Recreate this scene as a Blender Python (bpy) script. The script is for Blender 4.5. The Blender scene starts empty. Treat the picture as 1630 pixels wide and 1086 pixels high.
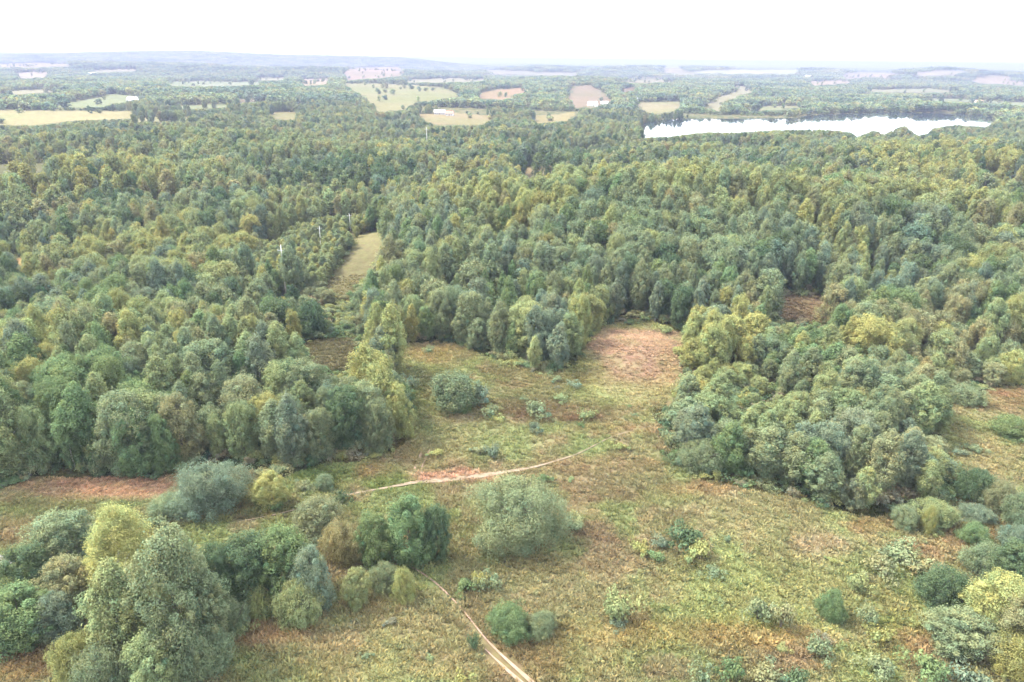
import bpy, math, random
import numpy as np
from mathutils import Matrix, Vector

# ------------------------------------------------------------------ camera
scene = bpy.context.scene
F = 1122.0; W0, H0 = 1630.0, 1086.0
PITCH = math.radians(21.7); ROLL = math.radians(0.6)
CAM = np.array([0.0, 0.0, 70.0])
_f = np.array([0, math.cos(PITCH), -math.sin(PITCH)])
_r = np.array([1.0, 0, 0]); _u = np.array([0, math.sin(PITCH), math.cos(PITCH)])
CR = _r * math.cos(ROLL) + _u * math.sin(ROLL)
CU = -_r * math.sin(ROLL) + _u * math.cos(ROLL)
CF = _f
camd = bpy.data.cameras.new('camera'); cam = bpy.data.objects.new('camera', camd)
scene.collection.objects.link(cam)
camd.sensor_width = 36; camd.lens = F / W0 * 36; camd.clip_start = 0.5; camd.clip_end = 60000
cam.matrix_world = Matrix(((CR[0], CU[0], -CF[0], CAM[0]), (CR[1], CU[1], -CF[1], CAM[1]),
                           (CR[2], CU[2], -CF[2], CAM[2]), (0, 0, 0, 1)))
scene.camera = cam

# ------------------------------------------------------------------ light
SUN_EL, SUN_AZ = math.radians(52), math.radians(-75)   # azimuth from +Y, negative = left
world = bpy.data.worlds.new('World'); scene.world = world; world.use_nodes = True
nt = world.node_tree; nt.nodes.clear()
wo = nt.nodes.new('ShaderNodeOutputWorld'); bg = nt.nodes.new('ShaderNodeBackground')
sky = nt.nodes.new('ShaderNodeTexSky'); sky.sky_type = 'NISHITA'; sky.sun_disc = False
sky.sun_elevation = SUN_EL; sky.sun_rotation = SUN_AZ; sky.air_density = 1.0; sky.dust_density = 3.0
mix = nt.nodes.new('ShaderNodeMix'); mix.data_type = 'RGBA'
mix.inputs[0].default_value = 0.72
mix.inputs[7].default_value = (9.6, 10.0, 10.6, 1)      # even bright overcast
nt.links.new(sky.outputs[0], mix.inputs[6]); nt.links.new(mix.outputs[2], bg.inputs[0])
bg.inputs[1].default_value = 0.06
nt.links.new(bg.outputs[0], wo.inputs[0])
sund = bpy.data.lights.new('sun', 'SUN'); sun = bpy.data.objects.new('sun', sund)
scene.collection.objects.link(sun)
sund.energy = 1.5; sund.angle = math.radians(14); sund.color = (1.0, 0.93, 0.80)
sd = Vector((math.sin(SUN_AZ) * math.cos(SUN_EL), math.cos(SUN_AZ) * math.cos(SUN_EL), math.sin(SUN_EL)))
sun.rotation_euler = sd.to_track_quat('Z', 'Y').to_euler(); sun.location = sd * 300
vs = scene.view_settings
vs.view_transform = 'Standard'; vs.look = 'None'; vs.gamma = 1; vs.use_curve_mapping = False
vs.exposure = 3.25
cy = scene.cycles
cy.max_bounces = 5; cy.diffuse_bounces = 4; cy.glossy_bounces = 2; cy.volume_bounces = 0
cy.transmission_bounces = 2; cy.transparent_max_bounces = 4
cy.use_denoising = True; cy.use_adaptive_sampling = True; cy.adaptive_threshold = 0.02
cy.sample_clamp_indirect = 4

# ------------------------------------------------------------------ maths
rng = np.random.default_rng(11)
_P = np.random.default_rng(5).random((256, 256))
def vnoise(x, y):
    xi = np.floor(x).astype(np.int64); yi = np.floor(y).astype(np.int64)
    fx = x - xi; fy = y - yi
    fx = fx * fx * (3 - 2 * fx); fy = fy * fy * (3 - 2 * fy)
    a = _P[xi & 255, yi & 255]; b = _P[(xi + 1) & 255, yi & 255]
    c = _P[xi & 255, (yi + 1) & 255]; d = _P[(xi + 1) & 255, (yi + 1) & 255]
    return (a * (1 - fx) + b * fx) * (1 - fy) + (c * (1 - fx) + d * fx) * fy
def fbm(x, y, s, o=3, seed=0):
    t = 0; amp = 0.5; tot = 0
    x = np.asarray(x, float) / s + 17.3 * seed + 100; y = np.asarray(y, float) / s + 31.7 * seed + 100
    for _ in range(o):
        t = t + amp * vnoise(x, y); tot += amp; amp *= 0.5; x = x * 2.03 + 5.1; y = y * 2.03 + 9.2
    return t / tot
def sstep(a, b, x):
    t = np.clip((x - a) / (b - a), 0, 1); return t * t * (3 - 2 * t)
def project(x, y, z):
    X = x - CAM[0]; Y = y - CAM[1]; Z = z - CAM[2]
    d = X * CF[0] + Y * CF[1] + Z * CF[2]
    ok = d > 1.0; dd = np.where(ok, d, 1.0)
    px = W0 / 2 + F * (X * CR[0] + Y * CR[1] + Z * CR[2]) / dd
    py = H0 / 2 - F * (X * CU[0] + Y * CU[1] + Z * CU[2]) / dd
    return np.where(ok, px, -9999), np.where(ok, py, 9999), d
def ray(px, py):
    return CF + CR * ((px - W0 / 2) / F) - CU * ((py - H0 / 2) / F)
def flat(px, py, z=0.0):
    d = ray(px, py); t = (z - CAM[2]) / d[2]; p = CAM + d * t
    return p[0], p[1]

# hills: pixel of centre, radii (m, across / along), height (m)
HILLS = [((130, 335), 75, 45, 9), ((870, 400), 70, 50, 8), ((1120, 400), 60, 45, 5), ((1430, 420), 90, 45, 8),
         ((1010, 575), 13, 12, 3.6), ((300, 600), 40, 22, 2.5), ((1290, 680), 30, 18, 2.0), ((1500, 300), 140, 80, 9),
         ((560, 300), 90, 60, 5), ((330, 260), 120, 60, 7)]
HW = [(flat(*c), a, b, h * (1.5 if a > 45 else 1)) for c, a, b, h in HILLS]
# distant ridges: x (m), y (m), rx, ry, h
def far_at(px, dist, rx, ry, h):
    d = ray(px, 97); d = d / math.hypot(d[0], d[1]); return (d[0] * dist, d[1] * dist, rx, ry, h)
RIDGES = [far_at(0, 6000, 1500, 1000, 48), far_at(250, 6400, 900, 800, 52), far_at(430, 6000, 900, 800, 50), far_at(600, 6000, 600, 700, 44),
          far_at(670, 6400, 340, 500, 20), far_at(850, 4200, 260, 300, 30), far_at(1040, 4300, 420, 320, 36), far_at(1170, 4600, 500, 320, 14),
          far_at(1310, 4400, 600, 400, 26), far_at(1495, 3900, 260, 260, 44), far_at(1640, 4300, 400, 300, 34),
          far_at(590, 3300, 340, 330, 16), far_at(900, 2300, 220, 260, 10), far_at(350, 3600, 900, 500, 22), far_at(80, 3800, 700, 500, 20)]
LAKE_Z = -4.0
LAKE_PX = [(950, 200), (1000, 193.5), (1100, 188.5), (1180, 188.5), (1270, 187.5), (1285, 183.5), (1380, 180.5), (1500, 179.5), (1606, 182),
           (1616, 194), (1580, 222), (1480, 230), (1400, 226), (1280, 224), (1150, 226), (1010, 228), (985, 210)]
LAKE = np.array([flat(x, y, LAKE_Z) for x, y in LAKE_PX])
LC = LAKE.mean(0)
def inpoly(px, py, poly):
    poly = np.asarray(poly, float); res = np.zeros(np.shape(px), bool); n = len(poly)
    for i in range(n):
        x1, y1 = poly[i]; x2, y2 = poly[(i + 1) % n]
        if y1 == y2: continue
        c = ((y1 > py) != (y2 > py)) & (px < (x2 - x1) * (py - y1) / (y2 - y1) + x1)
        res ^= c
    return res
def terrain(x, y):
    x = np.asarray(x, float); y = np.asarray(y, float)
    r = np.hypot(x, y)
    z = (fbm(x, y, 45, 3, 1) - 0.5) * 3.0 * sstep(20, 120, r)
    for (cx, cy_), a, b, h in HW:
        z = z + h * np.exp(-((x - cx) / a) ** 2 - ((y - cy_) / b) ** 2)
    k = sstep(450, 1500, r)
    z = z + k * ((fbm(x, y, 700, 4, 2) - 0.5) * 34)
    for cx, cy_, a, b, h in RIDGES:
        z = z + h * np.exp(-((x - cx) / a) ** 2 - ((y - cy_) / b) ** 2)
    z = z + sstep(4500, 9000, r) * (fbm(x, y, 1500, 3, 3) - 0.5) * 26
    e = np.hypot((x - LC[0]) / 420, (y - LC[1]) / 210)
    w = 1 - sstep(0.85, 1.6, e)
    z = z * (1 - w) + (LAKE_Z + 1.2) * w
    inl = inpoly(x, y, LAKE)
    return np.where(inl, LAKE_Z - 2.0, z)
def hit(px, py):
    """point of the terrain that the pixel looks at"""
    d = ray(px, py); t = 20.0; prev = t
    while t < 30000:
        p = CAM + d * t
        if p[2] < terrain(p[0], p[1]):
            a, b = prev, t
            for _ in range(30):
                m = (a + b) / 2; p = CAM + d * m
                if p[2] < terrain(p[0], p[1]): b = m
                else: a = m
            p = CAM + d * b; return np.array([p[0], p[1], float(terrain(p[0], p[1]))])
        prev = t; t += max(1.0, t * 0.01)
    return None
def srgb(r, g, b):
    f = lambda c: ((c / 255 + 0.055) / 1.055) ** 2.4 if c > 10 else c / 255 / 12.92
    return np.array([f(r), f(g), f(b)])

# ------------------------------------------------------------------ what lies where (laid out once, then fixed to the ground)
GK = 0.395      # picture colour -> albedo
def G(r, g, b, k=GK): return srgb(r, g, b) * k
MEADOW = [(-300, 800), (-60, 790), (0, 778), (60, 756), (230, 762), (300, 752), (370, 742), (440, 765), (520, 737), (600, 732), (640, 715),
          (655, 690), (652, 640), (635, 600), (622, 575), (640, 552), (700, 542), (750, 556), (800, 577), (850, 592), (890, 593),
          (915, 575), (940, 540), (960, 517), (1010, 508), (1060, 518), (1095, 532), (1092, 560), (1088, 600), (1064, 640),
          (1050, 665), (1072, 690), (1075, 740), (1120, 768), (1200, 780), (1290, 803), (1400, 822), (1440, 812), (1505, 800),
          (1520, 745), (1500, 690), (1478, 650), (1540, 622), (1630, 612), (2000, 600), (2400, 1400), (-800, 1400)]
FIELDS = [  # name, colour, polygon, blur px
    ('corridor', G(146, 140, 100), [(512, 462), (540, 425), (572, 374), (622, 368), (612, 400), (590, 440), (560, 474), (530, 476)], 4),
    ('slot', G(135, 130, 95), [(470, 550), (500, 540), (562, 540), (572, 560), (560, 590), (500, 596)], 5),
    ('tan_gap', G(172, 152, 120), [(1222, 470), (1300, 472), (1350, 505), (1312, 522), (1240, 508)], 3),
    ('left_gap', G(170, 140, 100), [(-40, 408), (30, 412), (60, 410), (30, 426), (-40, 430)], 3),
    ('mid_gap', G(165, 140, 105), [(418, 366), (452, 364), (448, 378), (420, 380)], 2),
    ('far_left', G(160, 160, 120), [(-60, 262), (60, 262), (120, 250), (60, 276), (-60, 280)], 3),
    ('brown_gap', G(140, 125, 95), [(820, 268), (880, 262), (890, 278), (840, 286)], 3),
    ('straw', G(218, 208, 150), [(-200, 174), (212, 177), (214, 189), (130, 191), (60, 200), (-200, 200)], 1),
    ('straw2', G(200, 195, 150), [(214, 186), (330, 188), (300, 193), (214, 194)], 1),
    ('f2', G(205, 190, 145), [(428, 179), (476, 178), (470, 191), (430, 189)], 1),
    ('f3', G(200, 196, 140), [(540, 132), (640, 134), (710, 140), (736, 153), (700, 158), (664, 163), (640, 176), (602, 178), (585, 160), (560, 143)], 1.5),
    ('f4', G(228, 185, 150), [(755, 151), (790, 143), (838, 139), (840, 146), (822, 152), (800, 159), (757, 157)], 1),
    ('f5', G(215, 195, 150), [(660, 182), (720, 180), (790, 184), (770, 199), (690, 200)], 1),
    ('f6', G(215, 200, 140), [(848, 185), (922, 178), (905, 192), (850, 197)], 1),
    ('f7', G(200, 175, 150), [(912, 138), (940, 136), (962, 150), (975, 162), (945, 171), (915, 172), (902, 155)], 1.5),
    ('f8', G(212, 200, 155), [(1014, 164), (1082, 161), (1078, 175), (1045, 182), (1018, 174)], 1),
    ('f9', G(205, 200, 165), [(1122, 170), (1140, 156), (1175, 144), (1168, 136), (1182, 138), (1204, 146), (1176, 152), (1150, 164), (1150, 178)], 1),
    ('f10', G(225, 190, 170), [(548, 116), (560, 108), (640, 106), (642, 120), (612, 124), (552, 128)], 1),
    ('f11', G(228, 200, 175), [(478, 126), (522, 125), (524, 134), (482, 138)], 1),
    ('f12', G(215, 210, 180), [(408, 124), (452, 124), (450, 128), (410, 128)], .6),
    ('f12b', G(190, 200, 160), [(265, 130), (330, 129), (420, 131), (420, 135), (330, 138), (268, 136)], .6),
    ('f12c', G(185, 200, 150), [(110, 164), (180, 150), (240, 154), (200, 162), (160, 170), (70, 172)], 1),
    ('f12d', G(225, 205, 185), [(25, 116), (75, 115), (76, 124), (32, 125)], .6),
    ('f12e', G(220, 195, 185), [(40, 101), (110, 100), (112, 106), (60, 108), (-20, 107), (-20, 103)], .6),
    ('f13', G(228, 225, 190), [(1090, 114), (1160, 111), (1275, 111), (1272, 119), (1190, 119), (1090, 118)], .7),
    ('f14', G(225, 200, 170), [(1284, 130), (1352, 128), (1352, 133), (1292, 137)], .6),
    ('f15', G(210, 190, 185), [(1338, 120), (1362, 115), (1424, 116), (1422, 123), (1345, 126)], .7),
    ('f16', G(215, 205, 190), [(1456, 116), (1500, 112), (1540, 113), (1530, 119), (1460, 122)], .7),
    ('f17', G(220, 200, 170), [(1544, 128), (1572, 120), (1608, 121), (1606, 128), (1660, 134), (1660, 138), (1560, 133)], .7),
    ('f18', G(180, 195, 155), [(1470, 156), (1540, 158), (1650, 164), (1650, 169), (1540, 163), (1440, 158)], .7),
    ('f19', G(210, 200, 180), [(770, 111), (860, 115), (920, 116), (918, 121), (840, 119), (772, 115)], .6),
    ('f20', G(215, 200, 170), [(1050, 96), (1110, 118), (1108, 121), (1060, 118)], .6),
    ('f21', G(190, 160, 140), [(986, 142), (1010, 139), (1012, 145), (990, 147)], .6),
    ('f23', G(180, 195, 150), [(250, 170), (330, 166), (400, 168), (330, 173), (252, 174)], .7),
    ('f24', G(205, 200, 165), [(-40, 146), (60, 143), (110, 146), (40, 150), (-40, 150)], .7),
    ('f25', G(205, 200, 160), [(640, 128), (720, 124), (790, 127), (740, 131), (650, 132)], .7),
    ('f26', G(195, 195, 155), [(1180, 172), (1260, 168), (1300, 170), (1240, 175), (1190, 177)], .7),
    ('f27', G(215, 205, 175), [(150, 112), (210, 110), (230, 113), (160, 116)], .6),
    ('f28', G(195, 198, 160), [(1380, 143), (1480, 141), (1560, 146), (1470, 148), (1390, 147)], .7),
    ('f29', G(200, 190, 150), [(960, 128), (1040, 126), (1090, 130), (1020, 133)], .6),
    ('f22', G(180, 165, 145), [(370, 160), (420, 156), (424, 160), (380, 165)], .6),
]
# patches on the meadow: centre x, y, radius x, y, colour, strength
PATCH = [(1012, 575, 86, 74, (194, 163, 133), 1.4), (170, 775, 155, 24, (198, 160, 127), 1.2), (60, 800, 90, 14, (190, 150, 110), .6),
         (110, 810, 130, 20, (125, 140, 90), .8), (60, 850, 110, 24, (165, 140, 105), .7), (520, 755, 70, 16, (112, 140, 72), 1.0), (345, 815, 90, 18, (120, 100, 80), .6),
         (560, 745, 60, 30, (150, 145, 95), .4), (600, 750, 40, 16, (160, 125, 95), .6), (640, 770, 60, 14, (135, 155, 85), .8), (470, 812, 90, 22, (140, 140, 85), .6),
         (725, 759, 68, 12, (222, 182, 150), 1.5), (690, 720, 60, 30, (200, 175, 130), .6), (770, 700, 110, 30, (172, 178, 122), .7),
         (660, 700, 22, 40, (175, 160, 110), .5), (690, 565, 45, 14, (205, 175, 120), .9), (720, 572, 60, 18, (165, 165, 105), .5),
         (680, 620, 60, 40, (135, 135, 88), .7), (860, 640, 90, 28, (128, 128, 85), .7), (890, 658, 90, 22, (140, 108, 88), .8), (800, 650, 60, 18, (135, 108, 85), .6),
         (980, 630, 90, 28, (165, 175, 112), .8), (930, 590, 40, 35, (150, 155, 95), .8), (1020, 655, 60, 20, (170, 150, 110), .6), (970, 685, 80, 10, (190, 150, 115), .6),
         (870, 600, 140, 22, (140, 125, 85), .6), (1060, 600, 26, 40, (185, 165, 110), .6), (1040, 518, 70, 10, (150, 165, 95), .8),
         (950, 740, 140, 16, (170, 135, 105), .5), (1000, 770, 90, 26, (160, 150, 115), .5), (1130, 800, 90, 26, (195, 180, 140), .6), (1060, 790, 60, 20, (158, 170, 105), .6),
         (1180, 830, 120, 40, (180, 172, 125), .6), (1110, 780, 80, 12, (195, 155, 115), .6), (1320, 850, 130, 60, (172, 168, 120), .6), (1300, 870, 60, 26, (198, 172, 142), .6), (1400, 835, 50, 14, (180, 140, 100), .7),
         (1210, 940, 180, 60, (170, 175, 112), .8), (1130, 1010, 220, 24, (195, 168, 108), .7), (1200, 985, 80, 16, (172, 182, 108), .7), (1050, 1000, 160, 26, (170, 150, 98), .5),
         (930, 850, 60, 30, (145, 118, 96), .6), (960, 870, 40, 40, (150, 128, 105), .5), (850, 940, 110, 40, (165, 160, 120), .5), (900, 1040, 120, 50, (168, 148, 100), .6), (860, 905, 80, 20, (140, 125, 90), .5),
         (560, 1020, 190, 70, (190, 172, 128), .8), (420, 1000, 80, 30, (200, 158, 120), .6), (600, 960, 70, 30, (168, 150, 100), .5), (600, 1070, 160, 30, (182, 176, 118), .6), (690, 1000, 50, 50, (172, 168, 118), .5),
         (700, 860, 60, 50, (140, 145, 95), .5), (830, 900, 90, 14, (120, 112, 80), .7), (1420, 960, 60, 40, (160, 165, 100), .6), (1440, 1020, 60, 40, (185, 145, 105), .7), (1380, 1050, 70, 30, (150, 160, 98), .5), (1430, 990, 60, 16, (155, 168, 92), .7),
         (1500, 870, 70, 26, (178, 152, 114), .8), (1560, 830, 60, 30, (180, 150, 105), .6), (1600, 720, 60, 40, (165, 158, 110), .6), (1540, 690, 60, 30, (160, 160, 108), .6), (1590, 640, 90, 14, (165, 128, 98), .7), (1560, 740, 40, 50, (180, 165, 120), .7), (1620, 625, 60, 8, (175, 120, 95), .7),
         (1610, 850, 60, 30, (160, 130, 100), .5), (20, 1060, 80, 30, (180, 145, 100), .7)]
def near_noise(x, y):
    return (fbm(x, y, 6, 3, 7) - .5), (fbm(x, y, 6, 3, 8) - .5)
def is_clear(px, py, x=None, y=None):
    m = (py > 830) | inpoly(px, py, MEADOW)
    w = inpoly(px, py, LAKE_VIS)
    a = 7 * sstep(560, 130, py); px = px + (fbm(px, py * 3, 14, 3, 81) - .5) * 2.4 * 6 * (1 - .5 * sstep(300, 350, py)); py = py + (fbm(px, py * 3, 9, 3, 82) - .5) * 3.0
    for n, c, p, b in FIELDS: m = m | inpoly(px, py, p)
    return m | w
LAKE_VIS = [(1022, 199), (1120, 189), (1270, 188), (1285, 183), (1380, 180), (1500, 181), (1590, 190), (1570, 202), (1520, 199),
            (1485, 204), (1478, 212), (1462, 216), (1455, 212), (1440, 200), (1425, 205), (1408, 214), (1390, 208), (1365, 218), (1352, 210), (1300, 206),
            (1240, 207), (1180, 211), (1120, 211), (1060, 218), (1024, 219)]
FLOOR = G(88, 92, 60)
def ground_colour(x, y, z):
    px, py, d = project(x, y, z)
    n1, n2 = near_noise(x, y)
    sc = F / np.maximum(d, 20)                       # px per metre
    qx = px + n1 * 5.0 * sc; qy = py + n2 * 2.2 * sc * 0.6
    N = x.shape
    g0 = sstep(.42, .58, fbm(x, y, 5, 3, 31))[..., None]; col = G(92, 100, 62) * (1 - g0) + G(128, 122, 84) * g0
    a = fbm(x, y, 9, 4, 21)[..., None]; b = fbm(x, y, 4, 3, 22)[..., None]; c = fbm(x, y, 18, 3, 23)[..., None]
    base = G(167, 163, 117) * (1 - sstep(.4, .62, a)) + G(160, 170, 114) * sstep(.4, .62, a)
    base = base * (1 - .5 * sstep(.52, .7, b)) + G(184, 160, 128) * .5 * sstep(.52, .7, b)
    base = base * (1 - .6 * sstep(.58, .75, c)) + G(158, 134, 104) * .6 * sstep(.58, .75, c)
    m = inpoly(qx, qy, MEADOW) | (py > 1086) | (d < 20)
    col = np.where(m[..., None], base, col)
    for cx, cy_, rx, ry, cc, s in PATCH:
        w = 1 - sstep(.55, 1.25, np.hypot((qx - cx) / rx, (qy - cy_) / ry))
        if rx not in (86, 155, 68): cc = tuple(.88 * a_ + .12 * b_ for a_, b_ in zip(cc, (160, 166, 118)))
        w = (w * s * m * (.75 + .5 * (b[..., 0] - .5) * 2))[..., None].clip(0, 1)
        col = col * (1 - w) + G(*cc) * w
    q1 = fbm(x, y, 70, 3, 16) - .5; q2 = fbm(x, y, 70, 3, 18) - .5
    for n, cc, p, bl in FIELDS:
        k = np.clip(bl / 4, .1, 1)
        far_ = n.startswith('f') or n.startswith('straw')
        mm = inpoly(px + (q1 * 26 if far_ else n1 * 8 * bl), py + (q2 * 5 if far_ else n2 * 3 * bl), p)
        if far_: cc = (cc * .8 + cc.mean() * .2) * .45 * np.array([1.03, 1.0, .80])
        v = (.88 + .24 * fbm(x, y, 40, 3, 5))[..., None]
        if far_: g_ = (sstep(.45, .62, fbm(x, y, 110, 3, 15)) * .5)[..., None]; v = v * (1 - g_) + g_ * np.array([.72, .92, .68]) 
        col = np.where(mm[..., None], cc * v, col)
    # outside the picture to the sides and behind: wild meadow close by, wood farther
    out = ((px < -60) | (px > 1700) | (d < 5)) & (np.hypot(x, y) < 75)
    col = np.where(out[..., None], base, col)
    v = (0.82 + 0.36 * fbm(x, y, 2.2, 3, 9))[..., None]
    return np.clip(col * v, 0, .9)

# ------------------------------------------------------------------ helpers
COL = scene.collection
def link(o, parent=None):
    COL.objects.link(o)
    if parent: o.parent = parent
    return o
def props(o, label=None, cat=None, group=None, kind=None):
    if label: o['label'] = label
    if cat: o['category'] = cat
    if group: o['group'] = group
    if kind: o['kind'] = kind
    return o
def mesh_from(name, verts, faces, mat=None, smooth=False):
    me = bpy.data.meshes.new(name)
    me.from_pydata([tuple(v) for v in verts], [], [tuple(f) for f in faces])
    if mat: me.materials.append(mat)
    if smooth: me.polygons.foreach_set('use_smooth', [True] * len(me.polygons))
    me.update(); return me
def fast_mesh(name, V, Fq, mat=None, smooth=False):
    """V (n,3), Fq (m,k) all faces of k corners"""
    me = bpy.data.meshes.new(name); n = len(V); m, k = Fq.shape
    me.vertices.add(n); me.vertices.foreach_set('co', np.asarray(V, np.float32).ravel())
    me.loops.add(m * k); me.loops.foreach_set('vertex_index', Fq.astype(np.int32).ravel())
    me.polygons.add(m); me.polygons.foreach_set('loop_start', np.arange(0, m * k, k, dtype=np.int32))
    me.polygons.foreach_set('loop_total', np.full(m, k, np.int32))
    if smooth: me.polygons.foreach_set('use_smooth', np.ones(m, bool))
    if mat: me.materials.append(mat)
    me.update(calc_edges=True); return me
def new_mat(name):
    m = bpy.data.materials.new(name); m.use_nodes = True; t = m.node_tree; t.nodes.clear()
    o = t.nodes.new('ShaderNodeOutputMaterial'); return m, t, o
def simple(name, col, rough=.8, spec=.2, noise=0.0, scale=8):
    m, t, o = new_mat(name); p = t.nodes.new('ShaderNodeBsdfPrincipled')
    p.inputs['Roughness'].default_value = rough; p.inputs['Specular IOR Level'].default_value = spec
    p.inputs['Base Color'].default_value = (*col, 1)
    if noise:
        tc = t.nodes.new('ShaderNodeTexCoord'); nn = t.nodes.new('ShaderNodeTexNoise'); nn.inputs['Scale'].default_value = scale
        mx = t.nodes.new('ShaderNodeMix'); mx.data_type = 'RGBA'
        mx.inputs[6].default_value = (*[c * (1 - noise) for c in col], 1); mx.inputs[7].default_value = (*[min(1, c * (1 + noise)) for c in col], 1)
        t.links.new(tc.outputs['Object'], nn.inputs['Vector']); t.links.new(nn.outputs[0], mx.inputs[0]); t.links.new(mx.outputs[2], p.inputs['Base Color'])
    t.links.new(p.outputs[0], o.inputs[0]); return m

# foliage: tint of the tree (object / instancer) x variation of each spray and leaf (mesh)
def leaf_mat(name, trans=.18):
    m, t, o = new_mat(name)
    at = t.nodes.new('ShaderNodeAttribute'); at.attribute_type = 'INSTANCER'; at.attribute_name = 'tint'
    lv = t.nodes.new('ShaderNodeAttribute'); lv.attribute_type = 'GEOMETRY'; lv.attribute_name = 'lv'
    mu = t.nodes.new('ShaderNodeMix'); mu.data_type = 'RGBA'; mu.blend_type = 'MULTIPLY'; mu.inputs[0].default_value = 1
    t.links.new(at.outputs['Color'], mu.inputs[6]); t.links.new(lv.outputs['Color'], mu.inputs[7])
    df = t.nodes.new('ShaderNodeBsdfDiffuse'); tr = t.nodes.new('ShaderNodeBsdfTranslucent'); mx = t.nodes.new('ShaderNodeMixShader')
    mx.inputs[0].default_value = trans
    t.links.new(mu.outputs[2], df.inputs[0]); t.links.new(mu.outputs[2], tr.inputs[0])
    t.links.new(df.outputs[0], mx.inputs[1]); t.links.new(tr.outputs[0], mx.inputs[2]); t.links.new(mx.outputs[0], o.inputs[0])
    return m
M_LEAF = leaf_mat('foliage', .28); M_GRASS = leaf_mat('grass_blades', .25)
M_BARK = simple('bark', (.10, .085, .07), noise=.4, scale=3)
def birch_bark():
    m, t, o = new_mat('birch_bark'); p = t.nodes.new('ShaderNodeBsdfPrincipled'); p.inputs['Roughness'].default_value = .7
    tc = t.nodes.new('ShaderNodeTexCoord'); mp = t.nodes.new('ShaderNodeMapping'); mp.inputs['Scale'].default_value = (2, 2, 5)
    nn = t.nodes.new('ShaderNodeTexNoise'); nn.inputs['Scale'].default_value = 1.5
    cr = t.nodes.new('ShaderNodeValToRGB'); cr.color_ramp.elements[0].position = .36; cr.color_ramp.elements[0].color = (.05, .045, .04, 1)
    cr.color_ramp.elements[1].position = .46; cr.color_ramp.elements[1].color = (.55, .53, .48, 1)
    t.links.new(tc.outputs['Object'], mp.inputs[0]); t.links.new(mp.outputs[0], nn.inputs[0]); t.links.new(nn.outputs[0], cr.inputs[0])
    t.links.new(cr.outputs[0], p.inputs['Base Color']); t.links.new(p.outputs[0], o.inputs[0]); return m
M_BIRCH = birch_bark()

def colour_attr(me, name, cols):
    a = me.attributes.new(name, 'FLOAT_COLOR', 'POINT')
    c = np.ones((len(me.vertices), 4), np.float32); c[:, :3] = cols
    a.data.foreach_set('color', c.ravel())

def leaf_cloud(C, R, per, size, rg, flat_=.75, up=.35, mat=M_LEAF, hue=1.0):
    """leafy sprays: shells of small leaf blades round the centres C with radii R"""
    n = len(C); idx = np.repeat(np.arange(n), per); k = len(idx)
    v = rg.normal(size=(k, 3)); v[:, 2] += up * 1.2; v /= np.linalg.norm(v, axis=1)[:, None]
    rad = R[idx] * (rg.random(k) ** .4 * .7 + .4) * np.where(rg.random(k) < .09, 1.2 + .5 * rg.random(k), 1)
    P = C[idx] + v * rad[:, None] * np.array([1, 1, flat_])
    nrm = v * 1.15 + rg.normal(size=(k, 3)) * .45; nrm /= np.linalg.norm(nrm, axis=1)[:, None]
    a = np.cross(nrm, rg.normal(size=(k, 3))); a /= np.linalg.norm(a, axis=1)[:, None]; b = np.cross(nrm, a)
    s = size * (0.6 + .8 * rg.random(k)); w = s * (.35 + .25 * rg.random(k))
    dz = nrm * (s * .18)[:, None]
    V = np.stack([P - a * (s * .55)[:, None] - dz, P - b * (w * .6)[:, None] + dz * .6, P + a * (s * .55)[:, None] - dz, P + b * (w * .6)[:, None] + dz * .6], 1).reshape(-1, 3)
    Fq = np.arange(4 * k).reshape(k, 4)
    me = fast_mesh('leaves', V, Fq, mat)
    cl = .86 + .28 * rg.random(n); warm = rg.normal(size=n) * .07 * hue
    lv = (cl[idx] * (.84 + .32 * rg.random(k)))
    col = np.stack([lv * (1 + warm[idx] + rg.normal(size=k) * .05), lv, lv * (1 - warm[idx] * .8)], 1)
    colour_attr(me, 'lv', np.repeat(col, 4, 0)); return me

def tube(path, radii, seg=6):
    V = []; Fc = []
    for i, (p, r) in enumerate(zip(path, radii)):
        p = np.array(p, float)
        t = np.array(path[min(i + 1, len(path) - 1)], float) - np.array(path[max(i - 1, 0)], float); t /= np.linalg.norm(t)
        a = np.cross(t, [0.3, 1, 0.1]); a /= np.linalg.norm(a); b = np.cross(t, a)
        for s in range(seg):
            an = 2 * math.pi * s / seg; V.append(p + r * (math.cos(an) * a + math.sin(an) * b))
    for i in range(len(path) - 1):
        for s in range(seg):
            Fc.append((i * seg + s, i * seg + (s + 1) % seg, (i + 1) * seg + (s + 1) % seg, (i + 1) * seg + s))
    return V, Fc
def trunk_mesh(H, r0, rg, mat, spread, start=.3, limbs=7, stems=1):
    V = []; Fc = []
    def add(t):
        o = len(V); V.extend(t[0]); Fc.extend([tuple(i + o for i in f) for f in t[1]])
    for s in range(stems):
        lean = rg.normal(size=2) * (.02 if stems == 1 else .25) * H
        path = [(lean[0] * (k / 7) ** 1.3 + rg.normal() * .01 * H * (k > 0), lean[1] * (k / 7) ** 1.3 + rg.normal() * .01 * H * (k > 0), -.4 + (H * .88 + .4) * k / 7) for k in range(8)]
        add(tube(path, [r0 * (1 - .88 * k / 7) for k in range(8)], 7))
        for l in range(limbs):
            f = start + (.85 - start) * (l + rg.random() * .6) / limbs
            q = f * 7; i = int(q); p = np.array(path[i]) + (np.array(path[min(i + 1, 7)]) - np.array(path[i])) * (q - i)
            an = rg.random() * 6.28; L = spread * (1.05 - f * .75)
            d = np.array([math.cos(an), math.sin(an), .75])
            add(tube([p, p + d * L * .4, p + d * L * .75 + [0, 0, .2 * L]], [r0 * .38 * (1.1 - f), r0 * .22 * (1.1 - f), .02], 5))
    return mesh_from('trunk', V, Fc, mat, True)

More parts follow.
